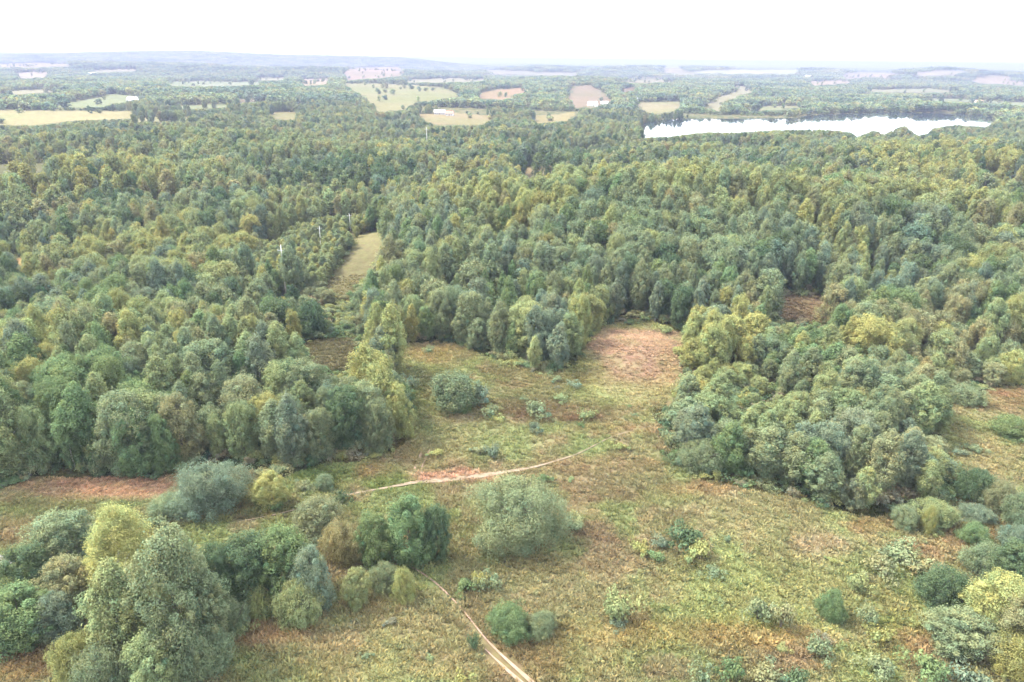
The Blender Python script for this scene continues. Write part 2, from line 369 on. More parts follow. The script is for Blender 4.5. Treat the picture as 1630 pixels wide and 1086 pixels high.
def crown_centres(kind, n, rg, H, R):
    C = []; Rr = []
    lean = rg.normal(size=2) * .04 * R
    lob = rg.random(4) * 6.28
    while len(C) < n:
        t = rg.random()                                  # height fraction inside the crown
        if kind == 'birch': lo, prof = .06, lambda t: (math.sin(min(1, t * 1.25 + .18) * math.pi / 1.0 * .5) if t < .45 else ((1 - t) / .55) ** .62) 
        elif kind == 'alder': lo, prof = .05, lambda t: (.62 + .38 * math.sin(t / .4 * math.pi / 2) if t < .4 else math.sqrt(max(0, 1 - ((t - .4) / .62) ** 2.2)))
        elif kind == 'bush': lo, prof = .02, lambda t: (.88 + .12 * t / .3 if t < .3 else math.sqrt(max(0, 1 - ((t - .3) / .72) ** 2.2)))
        else: lo, prof = .02, lambda t: max(.04, (1 - t) ** .85)       # spruce
        pr = prof(t)
        if rg.random() > pr + .15: continue
        an = rg.random() * 6.28
        wob = (1 + .22 * (t > .25) * math.sin(1 * an + lob[3]) * t) * 1 + .20 * math.sin(2 * an + lob[0] + 3 * t) + .16 * math.sin(3 * an + lob[1] - 5 * t) + .07 * math.sin(5 * an + lob[2] + 9 * t)
        rr = R * pr * wob * (rg.random() ** .33) * .84 * (1.18 if rg.random() < .1 else 1)
        C.append((math.cos(an) * rr + lean[0] * t, math.sin(an) * rr + lean[1] * t, H * (lo + (1 - lo) * t * .95) ))
        Rr.append((.27 if kind != 'spruce' else .2) * R * (.45 + 1.0 * rg.random() ** 1.4))
    return np.array(C), np.array(Rr)

# nominal sizes of the prototypes
SIZE = {'birch': (14.0, 2.9), 'alder': (12.0, 3.7), 'bush': (6.0, 4.6), 'spruce': (13.0, 2.3)}
def make_crown(kind, seed, clumps, per, size, hue=1.0):
    rg = np.random.default_rng(seed); H, R = SIZE[kind]
    C, Rr = crown_centres(kind, clumps, rg, H, R)
    Rr = Rr * (110 / clumps) ** .3
    me = leaf_cloud(C, Rr, per, size, rg, flat_={'birch': 1.5, 'alder': 1.25, 'bush': 1.1, 'spruce': .45}[kind], up={'spruce': .1}.get(kind, .35), hue=hue)
    co = np.empty(len(me.vertices) * 3, np.float32); me.vertices.foreach_get('co', co); co = co.reshape(-1, 3)     # true to its nominal size
    co[:, :2] *= R / np.percentile(np.hypot(co[:, 0], co[:, 1]), 97.5); co[:, 2] *= H / np.percentile(co[:, 2], 99.5)
    co[:, 2] = np.maximum(co[:, 2], .05); me.vertices.foreach_set('co', co.ravel()); me.update(); return me
NV = 6
CROWN, TRUNK = {}, {}
for ki, kind in enumerate(('birch', 'alder', 'bush')):
    H, R = SIZE[kind]
    for v in range(NV):
        CROWN[kind, v, 0] = make_crown(kind, 100 * ki + v, 190 if kind != 'bush' else 220, 95, .27)          # near
        CROWN[kind, v, 1] = make_crown(kind, 100 * ki + v, 110, 36, .5)                                      # middle distance
        rg = np.random.default_rng(700 + 10 * ki + v)
        TRUNK[kind, v] = trunk_mesh(H, .17 if kind == 'birch' else .2, rg, M_BIRCH if kind == 'birch' else M_BARK, R, .3 if kind != 'bush' else .1, 7, 1 if kind != 'bush' else 4)
SV = 4
for v in range(SV):      # very close, fine leaves
    for ki, kind in enumerate(('birch', 'alder', 'bush')):
        CROWN[kind, v, -1] = make_crown(kind, 400 + 100 * ki + v, 260, 150, .19)
CROWN['bush', 0, -2] = make_crown('bush', 77, 210, 330, .125)
CROWN['birch', 0, -2] = make_crown('birch', 78, 300, 260, .10); CROWN['alder', 0, -2] = make_crown('alder', 79, 300, 260, .12)
CROWN['spruce', 0, 0] = make_crown('spruce', 900, 120, 60, .5); TRUNK['spruce', 0] = trunk_mesh(13, .2, np.random.default_rng(3), M_BARK, 2, .2, 5)
for v in range(4):       # far: few big sprays
    CROWN['far', v, 2] = make_crown('alder', 950 + v, 26, 12, 1.7)
def shrub_mesh(seed):
    rg = np.random.default_rng(seed); n = 16
    C = rg.normal(size=(n, 3)) * [.45, .45, .22]; C[:, 2] = np.abs(C[:, 2]) + .3 + .4 * rg.random(n) * (1 - np.hypot(C[:, 0], C[:, 1]) * .5).clip(0, 1)
    return leaf_cloud(C, np.full(n, .36) * (.6 + .8 * rg.random(n)), 60, .16, rg)
SHRUB = [shrub_mesh(s) for s in range(5)]
def shrub_stem(seed):
    rg = np.random.default_rng(seed); V = []; Fc = []
    for s in range(5):
        d = rg.normal(size=2) * .3; t = tube([(0, 0, -.1), (d[0] * .5, d[1] * .5, .4), (d[0], d[1], .8)], [.03, .02, .008], 5)
        o = len(V); V.extend(t[0]); Fc.extend([tuple(i + o for i in f) for f in t[1]])
    return mesh_from('stem', V, Fc, M_BARK)
SSTEM = [shrub_stem(s) for s in range(3)]
def copse_mesh(seed):      # a bit of distant wood, 45 m across
    rg = np.random.default_rng(seed); n = 34
    C = np.stack([rg.uniform(-22, 22, n), rg.uniform(-22, 22, n), rg.uniform(5, 9, n)], 1)
    return leaf_cloud(C, rg.uniform(4, 6, n), 14, 3.2, rg, flat_=1.15, hue=.4)
COPSE = [copse_mesh(60 + s) for s in range(4)]
def tuft_mesh(seed, kind):
    rg = np.random.default_rng(seed); n = 46
    an = rg.random(n) * 6.28; r = rg.random(n) ** .6 * .5; h = .28 + .4 * rg.random(n)
    B = np.stack([np.cos(an) * r, np.sin(an) * r, np.zeros(n)], 1)
    d = rg.normal(size=(n, 3)) * .22 + np.stack([np.cos(an), np.sin(an), np.zeros(n)], 1) * .16; d[:, 2] = h
    s = np.cross(d, rg.normal(size=(n, 3))); s /= np.linalg.norm(s, axis=1)[:, None]; s *= (.035 + .05 * rg.random(n))[:, None] * (1 if kind == 0 else 1.9)
    V = np.stack([B - s, B + s, B + d * .62 + s * .9, B + d, ], 1).reshape(-1, 3)
    me = fast_mesh('tuft', V, np.arange(4 * n).reshape(n, 4), M_GRASS)
    l = .75 + .5 * rg.random(n); w = rg.normal(size=n) * .09
    colour_attr(me, 'lv', np.repeat(np.stack([l * (1 + w), l, l * (1 - w)], 1), 4, 0)); return me
TUFT = [tuft_mesh(80 + s, s % 2) for s in range(4)]

# ------------------------------------------------------------------ ground, one sheet to the horizon
def ground_mat():
    m, t, o = new_mat('ground_cover'); p = t.nodes.new('ShaderNodeBsdfPrincipled')
    p.inputs['Roughness'].default_value = .95; p.inputs['Specular IOR Level'].default_value = .05
    at = t.nodes.new('ShaderNodeAttribute'); at.attribute_name = 'gc'
    tc = t.nodes.new('ShaderNodeTexCoord')
    def noise(scale, det, lo, hi):
        n = t.nodes.new('ShaderNodeTexNoise'); n.inputs['Scale'].default_value = scale; n.inputs['Detail'].default_value = det; n.inputs['Roughness'].default_value = .65
        t.links.new(tc.outputs['Object'], n.inputs['Vector'])
        r = t.nodes.new('ShaderNodeMapRange'); r.inputs[1].default_value = .3; r.inputs[2].default_value = .7; r.inputs[3].default_value = lo; r.inputs[4].default_value = hi
        t.links.new(n.outputs[0], r.inputs[0]); return n, r
    n1, r1 = noise(.9, 5, .84, 1.16); n2, r2 = noise(.16, 4, .88, 1.12)
    mu = t.nodes.new('ShaderNodeMath'); mu.operation = 'MULTIPLY'; t.links.new(r1.outputs[0], mu.inputs[0]); t.links.new(r2.outputs[0], mu.inputs[1])
    sc = t.nodes.new('ShaderNodeVectorMath'); sc.operation = 'SCALE'; t.links.new(at.outputs['Vector'], sc.inputs[0]); t.links.new(mu.outputs[0], sc.inputs['Scale'])
    hs = t.nodes.new('ShaderNodeHueSaturation'); n3, r3 = noise(.5, 3, .475, .525); t.links.new(r3.outputs[0], hs.inputs['Hue']); t.links.new(sc.outputs[0], hs.inputs['Color'])
    t.links.new(hs.outputs[0], p.inputs['Base Color'])
    bp = t.nodes.new('ShaderNodeBump'); bp.inputs['Strength'].default_value = .5; bp.inputs['Distance'].default_value = .35
    t.links.new(n1.outputs[0], bp.inputs['Height']); t.links.new(bp.outputs[0], p.inputs['Normal'])
    t.links.new(p.outputs[0], o.inputs[0]); return m
rr = [0.0, 12, 22, 32, 40]
while rr[-1] < 30000: rr.append(rr[-1] + max(.75, rr[-1] * .0085))
rr = np.array(rr)
aa = np.concatenate([np.linspace(-48, 48, 620), np.linspace(48, 312, 90)[1:-1]]) * math.pi / 180
RR, AA = np.meshgrid(rr[1:], aa, indexing='ij')
gx = (RR * np.sin(AA)); gy = (RR * np.cos(AA)); gz = terrain(gx, gy)
nr, na = gx.shape
V = np.concatenate([[[0, 0, float(terrain(0., 0.))]], np.stack([gx, gy, gz], -1).reshape(-1, 3)])
i = np.arange(nr - 1)[:, None]; j = np.arange(na)[None, :]; j2 = (j + 1) % na
Q = np.stack([1 + i * na + j, 1 + i * na + j2, 1 + (i + 1) * na + j2, 1 + (i + 1) * na + j], -1).reshape(-1, 4)
inner = np.array([[0, 1 + (k + 1) % na, 1 + k, 1 + k] for k in range(na)])
gme = fast_mesh('ground', V, Q[:, ::-1], ground_mat(), True)
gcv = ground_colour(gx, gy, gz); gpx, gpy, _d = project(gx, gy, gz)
BARE = [[(925, 560), (960, 512), (1070, 515), (1100, 560), (1078, 630), (1000, 648), (940, 625)], [(-60, 752), (310, 750), (330, 770), (300, 795), (100, 800), (-60, 800)], FIELDS[0][2]]
bare = np.zeros(gx.shape, bool)
for b_ in BARE: bare |= inpoly(gpx, gpy, b_)
tuft_shade = 1 - .38 * sstep(300, 215, np.hypot(gx, gy))          # shade among the tufts put into the near ground colour, to match them
gcv = gcv * tuft_shade[..., None]
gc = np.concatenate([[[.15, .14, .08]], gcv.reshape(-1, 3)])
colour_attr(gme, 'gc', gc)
bmv = None
ground = link(bpy.data.objects.new('ground', gme)); props(ground, kind='structure')

# lake
def water_mat():
    m, t, o = new_mat('lake_water'); p = t.nodes.new('ShaderNodeBsdfPrincipled')
    p.inputs['Base Color'].default_value = (.02, .03, .035, 1); p.inputs['Roughness'].default_value = .04; p.inputs['IOR'].default_value = 1.33
    tc = t.nodes.new('ShaderNodeTexCoord'); n = t.nodes.new('ShaderNodeTexNoise'); n.inputs['Scale'].default_value = .08; n.inputs['Detail'].default_value = 3
    bp = t.nodes.new('ShaderNodeBump'); bp.inputs['Strength'].default_value = .06; bp.inputs['Distance'].default_value = .3
    t.links.new(tc.outputs['Object'], n.inputs[0]); t.links.new(n.outputs[0], bp.inputs['Height']); t.links.new(bp.outputs[0], p.inputs['Normal'])
    t.links.new(p.outputs[0], o.inputs[0]); return m
Lw = (LAKE - LC) * 1.03 + LC
water = link(bpy.data.objects.new('lake_water', mesh_from('lake_water', [(x, y, LAKE_Z) for x, y in Lw], [tuple(range(len(Lw)))], water_mat())))
props(water, kind='structure')

# ------------------------------------------------------------------ tracks
def sand_mat(name, c1, c2):
    m, t, o = new_mat(name); p = t.nodes.new('ShaderNodeBsdfPrincipled'); p.inputs['Roughness'].default_value = .95
    tc = t.nodes.new('ShaderNodeTexCoord'); n = t.nodes.new('ShaderNodeTexNoise'); n.inputs['Scale'].default_value = .8; n.inputs['Detail'].default_value = 6
    cr = t.nodes.new('ShaderNodeValToRGB'); cr.color_ramp.elements[0].position = .35; cr.color_ramp.elements[1].position = .6
    cr.color_ramp.elements[0].color = (*c2, 1); cr.color_ramp.elements[1].color = (*c1, 1)
    t.links.new(tc.outputs['Object'], n.inputs[0]); t.links.new(n.outputs[0], cr.inputs[0]); t.links.new(cr.outputs[0], p.inputs['Base Color'])
    t.links.new(p.outputs[0], o.inputs[0]); return m
M_SAND = sand_mat('track_sand', tuple(G(208, 172, 155, .33)), tuple(G(180, 152, 120, .36)))
M_PATH = sand_mat('path_sand', tuple(G(200, 174, 148, .29)), tuple(G(160, 146, 112, .28)))
M_GREY = sand_mat('track_gravel', tuple(G(175, 172, 170)), tuple(G(120, 118, 108)))
def ribbon(name, pts, width, mat, off=0.0, lift=.16, label=None):
    W = np.array([hit(*p) for p in pts]); 
    seg = np.linalg.norm(np.diff(W[:, :2], axis=0), axis=1); s = np.concatenate([[0], np.cumsum(seg)])
    q = np.arange(0, s[-1], .6); cx = np.interp(q, s, W[:, 0]); cy_ = np.interp(q, s, W[:, 1])
    k = np.ones(9) / 9
    cx[4:-4] = np.convolve(cx, k, 'valid'); cy_[4:-4] = np.convolve(cy_, k, 'valid')
    tx = np.gradient(cx); ty = np.gradient(cy_); L = np.hypot(tx, ty); nx, ny = -ty / L, tx / L
    wv = .72 * np.interp(q, np.linspace(0, s[-1], len(width)), width) * (1 + .5 * (fbm(cx, cy_, 1.6, 2, 3) - .5)) 
    V = []; Fc = []
    for a in range(len(q)):
        for t in (-1, -.33, .33, 1):
            x = cx[a] + nx[a] * (off + t * wv[a] / 2); y = cy_[a] + ny[a] * (off + t * wv[a] / 2)
            V.append((x, y, 0))
    V = np.array(V); V[:, 2] = terrain(V[:, 0], V[:, 1]) + lift
    n = len(q); Fc = [(4 * a + c, 4 * a + c + 1, 4 * a + 5 + c, 4 * a + 4 + c) for a in range(n - 1) for c in range(3)]
    o = link(bpy.data.objects.new(name, mesh_from(name, V, Fc, mat, True))); props(o, kind='structure'); return o
P1 = [(845, 1092), (800, 1052), (775, 1028), (760, 1010), (742, 985), (722, 962), (700, 940), (680, 922), (656, 908), (640, 900)]
ribbon('dirt_track', P1, [.75, .5, .3, .25, .25, .36, .32, .2], M_SAND, -.4)
ribbon('dirt_track', P1[:3], [.7, .5, .1], M_SAND, .6)
P2 = [(380, 832), (450, 818), (520, 798), (560, 787), (625, 776), (660, 768), (720, 764), (780, 756), (850, 745), (920, 724), (975, 695), (1040, 678)]
ribbon('field_path', P2, [.3, .35, .4, .7, 1.5, 1.9, 1.2, .5, .3, .2, .1], M_PATH, 0)
ribbon('field_path', [(664, 748), (668, 738), (675, 722), (682, 712)], [.5, .6, .4], M_SAND, .5)
ribbon('field_path', [(664, 748), (668, 738), (675, 722), (682, 712)], [.4, .5, .3], M_SAND, -.7)
ribbon('gravel_road', [(-40, 786), (0, 772), (30, 762), (52, 755)], [2.6, 2.4, 2.2, 1.6], M_GREY, 0)
ribbon('gravel_road', [(-30, 880), (0, 892), (14, 900), (24, 908)], [2.0, 1.8, 1.0], M_GREY, 0)

# ------------------------------------------------------------------ trees
T = {  # crown albedo
    'gg': (.124, .152, .082), 'yg': (.180, .190, .074), 'gr': (.098, .138, .062), 'dg': (.066, .096, .050), 'ol': (.152, .156, .080),
    'br': (.140, .132, .084), 'bl': (.106, .136, .088), 'lg': (.148, .174, .080), 'ye': (.205, .205, .076)}
ALB = 1.30
def tcol(k, rg=None, j=.06):
    c = np.array(T[k]) * ALB
    if rg is not None:
        h = rg.normal() * j * .8; c = c * np.array([1 + h, 1, 1 - h * .6]) * (1 + rg.normal() * j * 1.3)
    return np.clip(c, .02, .5)
TZONE = [(1172, 572, 34, 26, 'ye'), (1150, 560, 70, 44, 'yg'), (560, 300, 110, 25, 'dg'), (880, 275, 130, 10, 'dg'), (1290, 310, 150, 12, 'gr'), (1000, 325, 260, 28, 'lg'), (440, 255, 160, 22, 'lg'), (1172, 572, 36, 28, 'ye'), (1150, 560, 80, 50, 'yg'), (470, 520, 50, 45, 'dg'), (880, 570, 40, 40, 'bl'), (120, 700, 150, 60, 'gr'), (60, 620, 80, 40, 'yg'),
         (340, 640, 60, 50, 'gg'), (210, 680, 50, 50, 'gr'), (560, 690, 80, 60, 'gg'), (600, 620, 40, 60, 'yg'), (640, 640, 30, 60, 'bl'), (430, 620, 60, 50, 'lg'), (800, 330, 140, 50, 'yg'),
         (250, 430, 200, 25, 'yg'), (100, 300, 200, 40, 'yg'), (200, 360, 60, 50, 'dg'), (470, 380, 90, 50, 'lg'), (1300, 590, 70, 50, 'gr'), (1200, 530, 60, 40, 'ol'), (1260, 690, 120, 40, 'lg'),
         (1400, 660, 40, 60, 'gg'), (1450, 770, 70, 50, 'bl'), (1000, 430, 200, 60, 'gg'), (1480, 560, 120, 40, 'ol'), (1500, 300, 150, 60, 'yg'), (860, 380, 60, 40, 'yg')]
def auto_tint(px, py, x, y, rg):
    for cx, cy_, rx, ry, k in TZONE:
        if math.hypot((px - cx) / rx, (py - cy_) / ry) < .7 + .5 * rg.random() and rg.random() < .6: return k
    v = float(fbm(x, y, 22, 2, 41)) + rg.normal() * .12
    if v < .36: return 'dg' if rg.random() < .5 else 'bl'
    if v < .47: return 'gr' if rg.random() < .5 else 'gg'
    if v < .58: return 'gg' if rg.random() < .5 else 'lg'
    return ['lg', 'yg', 'ol', 'lg'][int(rg.random() * 4)]
NAME = {'birch': 'birch_tree', 'alder': 'broadleaf_tree', 'bush': 'willow_bush', 'spruce': 'spruce_tree'}
CATN = {'birch': 'birch tree', 'alder': 'broadleaf tree', 'bush': 'bush', 'spruce': 'spruce tree'}
N_TREES = 0
def put_tree(kind, x, y, z, H, R, col, label, group=None, seed=None, lod=0):
    """one tree: an empty at its foot with trunk and crown"""
    global N_TREES; N_TREES += 1
    rg = random.Random(seed if seed is not None else N_TREES)
    nv = 1 if kind == 'spruce' or lod == -2 else (SV if lod == -1 else NV); v = rg.randrange(nv)
    e = link(bpy.data.objects.new(NAME[kind], None)); e.empty_display_size = 1
    h0, r0 = SIZE[kind]
    e.location = (x, y, z - .05); e.rotation_euler = (0, 0, rg.random() * 6.283); e.scale = (R / r0, R / r0, H / h0)
    props(e, label, CATN[kind], group)
    c = link(bpy.data.objects.new('crown', CROWN[kind, v, lod]), e); c['tint'] = [float(q) for q in col]
    t = link(bpy.data.objects.new('trunk', TRUNK[kind, v % nv if kind != 'spruce' else 0]), e)
    return e
def height_for(P, ytop):
    """height of an upright of foot P whose top shows at picture height ytop"""
    lo, hi = .2, 60.
    for _ in range(40):
        m = (lo + hi) / 2
        if project(P[0], P[1], P[2] + m)[1] < ytop: hi = m
        else: lo = m
    return lo
OCC = []
def tree_px(kind, xc, ytop, ybase, wpx, tint, label, group=None, lod=None):
    Pf = hit(xc, ybase); d = project(*Pf)[2]; R = wpx / 2 * d / F
    u = Pf[:2] / np.hypot(*Pf[:2]); k = .75 if kind == 'bush' else .45          # ybase is the front rim, the foot stands behind it
    P = np.array([*(Pf[:2] + u * R * k), 0.]); P[2] = terrain(P[0], P[1]); d = project(*P)[2]; R = wpx / 2 * d / F
    al = math.atan2(CAM[2] - P[2], math.hypot(P[0], P[1])); need = (project(*P)[1] - ytop) * d / F
    lo, hi = .3, 40.
    for _ in range(40):
        H = (lo + hi) / 2; a = H if kind == 'bush' else H / 2
        got = (H - a) * math.cos(al) + math.hypot(a * math.cos(al), R * math.sin(al) * .9)
        lo, hi = (lo, H) if got > need else (H, hi)
    H = max(H, R * .55)
    rg = np.random.default_rng(int(xc * 7 + ybase))
    OCC.append((P[0], P[1], R))
    if kind == 'alder': H *= .93
    if R > {'bush': 4.9, 'birch': 4.6, 'alder': 5.6}.get(kind, 99) and ybase > 740: lod = -2
    return put_tree(kind, P[0], P[1], P[2], H, R, tcol(tint, rg, .04), label, group, lod=(-1 if ybase > 740 else 0) if lod is None else lod)
def shrub_px(xc, ytop, ybase, wpx, tint, label, group=None):
    P = hit(xc, ybase); d = project(*P)[2]; R = wpx / 2 * d / F; H = max(.5, height_for(P, ytop) * .8)
    put_shrub(P, R, H, tcol(tint), label, group, int(xc + ybase))
def put_shrub(P, R, H, col, label, group, seed):
    rg = random.Random(seed)
    e = link(bpy.data.objects.new('shrub', None)); e.location = (P[0], P[1], P[2] - .05); e.rotation_euler = (0, 0, rg.random() * 6.28); e.scale = (R / .95, R / .95, H / 1.25)
    props(e, label, 'shrub', group)
    c = link(bpy.data.objects.new('foliage', SHRUB[rg.randrange(5)]), e); c['tint'] = [float(q) for q in col]
    link(bpy.data.objects.new('stem', SSTEM[rg.randrange(3)]), e)

EX = [  # kind, x, top, foot, width, tint, label
 ('birch', 212, 815, 985, 118, 'ye', 'tall tree with pale yellow crown top, brightest in the thicket at lower left'),
 ('alder', 300, 846, 1066, 128, 'gg', 'largest grey green tree at the middle of the lower left thicket'),
 ('birch', 208, 905, 1068, 92, 'lg', 'grey green tree in front of the pale yellow crown'),
 ('birch', 345, 912, 1045, 70, 'gg', 'grey green tree leaning against the right side of the largest thicket tree'),
 ('alder', 255, 1000, 1110, 95, 'lg', 'low light green tree at the foot of the largest thicket tree'),
 ('bush', 330, 1000, 1092, 90, 'gg', 'grey green bush at the bottom picture edge right of the thicket trees'),
 ('bush', 180, 1030, 1120, 90, 'gg', 'grey green bush at the bottom picture edge left of the low light green tree'),
 ('alder', 120, 806, 915, 105, 'gg', 'round grey green tree at the back left corner of the thicket'),
 ('alder', 60, 862, 965, 90, 'dg', 'dark tree at the left picture edge beside the grey road end'),
 ('alder', 120, 882, 985, 90, 'ol', 'brownish green tree between the thicket and the left edge trees'),
 ('alder', 52, 922, 1035, 120, 'gr', 'green tree with yellowing lower leaves at the left edge'),
 ('alder', 100, 940, 1030, 70, 'bl', 'blue green tree beside the yellowing left edge tree'),
 ('bush', 5, 988, 1045, 70, 'dg', 'dark round bush cut by the left picture edge'),
 ('bush', 125, 1012, 1085, 70, 'yg', 'yellow green bush on tan grass at lower left corner'),
 ('alder', 405, 852, 975, 110, 'dg', 'dark green tree with grey top in the right half of the thicket'),
 ('alder', 465, 838, 965, 95, 'gr', 'dark green tree with yellowish top near the thicket\'s right end'),
 ('alder', 505, 872, 985, 66, 'bl', 'dark tree closing the right end of the thicket'),
 ('alder', 358, 868, 985, 70, 'dg', 'dark tree hidden between the largest tree and the thicket\'s right half'),
 ('bush', 412, 935, 992, 52, 'yg', 'small yellow green bush on the thicket\'s front edge'),
 ('bush', 478, 925, 1008, 84, 'lg', 'light green bush with orange leaves at the thicket\'s front right corner'),
 ('bush', 372, 958, 1022, 56, 'gg', 'grey green bush between the small yellow bush and the largest tree'),
 ('bush', 338, 738, 832, 122, 'bl', 'big domed blue green willow bush beside the tan strip'),
 ('bush', 280, 785, 828, 70, 'gg', 'low bush leaning on the left side of the domed willow'),
 ('alder', 437, 747, 812, 54, 'yg', 'small tree with yellow top right of the domed willow'),
 ('bush', 506, 795, 868, 88, 'ol', 'round bush with tan olive leaves beside the thicket'),
 ('bush', 518, 756, 784, 36, 'gg', 'small grey bush on the bright green patch'),
 ('alder', 655, 790, 908, 82, 'gr', 'pointed deep green tree at the start of the sandy track'),
 ('alder', 600, 814, 905, 68, 'gr', 'fresh green tree left of the pointed deep green tree'),
 ('bush', 552, 832, 905, 72, 'ol', 'grey olive bush at the left end of the trio by the track'),
 ('alder', 697, 805, 898, 50, 'dg', 'dark narrow tree on the right side of the pointed green tree'),
 ('alder', 570, 905, 972, 48, 'lg', 'slim light tree in front of the grey olive bush'),
 ('bush', 614, 900, 952, 55, 'gg', 'grey green bush beneath the trio by the track'),
 ('bush', 645, 910, 966, 44, 'yg', 'yellowish bush beside the upper end of the sandy track'),
 ('bush', 832, 765, 893, 160, 'gg', 'huge solitary grey green willow in the middle of the meadow'),
 ('bush', 812, 966, 1028, 74, 'gr', 'round green bush with yellow leaves right of the sandy track'),
 ('bush', 862, 975, 1020, 52, 'gg', 'pale thin bush beside the round green bush'),
 ('bush', 725, 592, 660, 84, 'gg', 'feathery grey bush standing alone near the wood edge'),
 ('bush', 738, 624, 661, 30, 'gr', 'bright green bush at the foot of the feathery grey bush'),
 ('bush', 1108, 700, 760, 76, 'gg', 'round grey green bush at the left corner of the right wood'),
 ('bush', 1102, 636, 682, 40, 'dg', 'dark green round bush beneath the yellow trees'),
 ('bush', 1318, 940, 992, 50, 'gr', 'dark upright bush on the lower right meadow'),
 ('alder', 1575, 905, 1020, 120, 'yg', 'tallest yellow green tree of the lower right thicket'),
 ('alder', 1520, 962, 1045, 110, 'gg', 'grey green tree left of the tallest lower right tree'),
 ('alder', 1612, 945, 1055, 90, 'ol', 'olive tree cut by the right edge below the tallest one'),
 ('bush', 1492, 905, 975, 86, 'dg', 'dark bush at the left end of the lower right thicket'),
 ('alder', 1605, 855, 940, 90, 'dg', 'dark green tree behind the tallest lower right tree'),
 ('bush', 1558, 865, 925, 76, 'gg', 'grey green bush behind the lower right thicket'),
 ('bush', 1545, 832, 872, 50, 'gr', 'green bush on tan ground above the lower right thicket'),
 ('bush', 1615, 1012, 1092, 90, 'yg', 'yellow green bush in the lower right corner'),
 ('bush', 1560, 1010, 1060, 70, 'br', 'brownish bush in front of the lower right thicket'),
 ('bush', 1482, 794, 846, 76, 'lg', 'pale green bush at the lower tip of the right wood'),
 ('bush', 1474, 806, 850, 26, 'ye', 'bright yellow green bush in front of the pale tip bush'),
 ('bush', 1435, 806, 846, 50, 'gg', 'grey green bush left of the pale tip bush'),
 ('alder', 1464, 594, 638, 44, 'gr', 'green tree at the corner of the right hand clearing'),
 ('bush', 1535, 612, 648, 60, 'gg', 'grey bush at the upper edge of the right hand clearing'),
 ('bush', 1602, 664, 700, 60, 'gr', 'green dome bush in the right hand clearing'),
 ('bush', 1545, 745, 802, 60, 'dg', 'dark bush on the slope right of the right wood'),
 ('bush', 1582, 765, 822, 56, 'ol', 'olive bush on the slope near the right edge'),
 ('bush', 1615, 780, 845, 60, 'gg', 'grey green bush cut by the right edge on the slope'),
 ('bush', 1548, 803, 836, 56, 'bl', 'flat blue green bush below the dark slope bush'),
 ('bush', 1610, 835, 880, 60, 'bl', 'blue green bush at the right edge above the lower thicket'),
 ('alder', 590, 545, 660, 60, 'yg', 'tall pale tree at the back tip of the left wood'),
 ('alder', 612, 575, 690, 60, 'yg', 'yellowish tree behind the front right corner of the left wood'),
 ('spruce', 1084, 221, 248, 11, 'dg', 'lone dark spruce just before the lake'),
 ('bush', 448, 478, 542, 70, 'dg', 'very dark green spreading tree left of the power line strip'),
 ('bush', 498, 480, 540, 50, 'dg', 'very dark tree joined to the spreading dark tree'),
]
for kind, x, yt, yb, w, tint, lab in EX: tree_px(kind, x, yt, yb, w, tint, lab)
for x, yt, yb, lab in ((1466, 442, 508, 'half bare birch with white trunk in the wood above the right clearing'), (1213, 655, 735, 'half bare birch with white trunk in the right wood')):
    e = tree_px('birch', x, yt, yb, 38, 'lg', lab); c = [q for q in e.children if q.name.startswith('crown')][0]
    c.scale = (.95, .95, .55); c.location = (0, 0, 6.4)
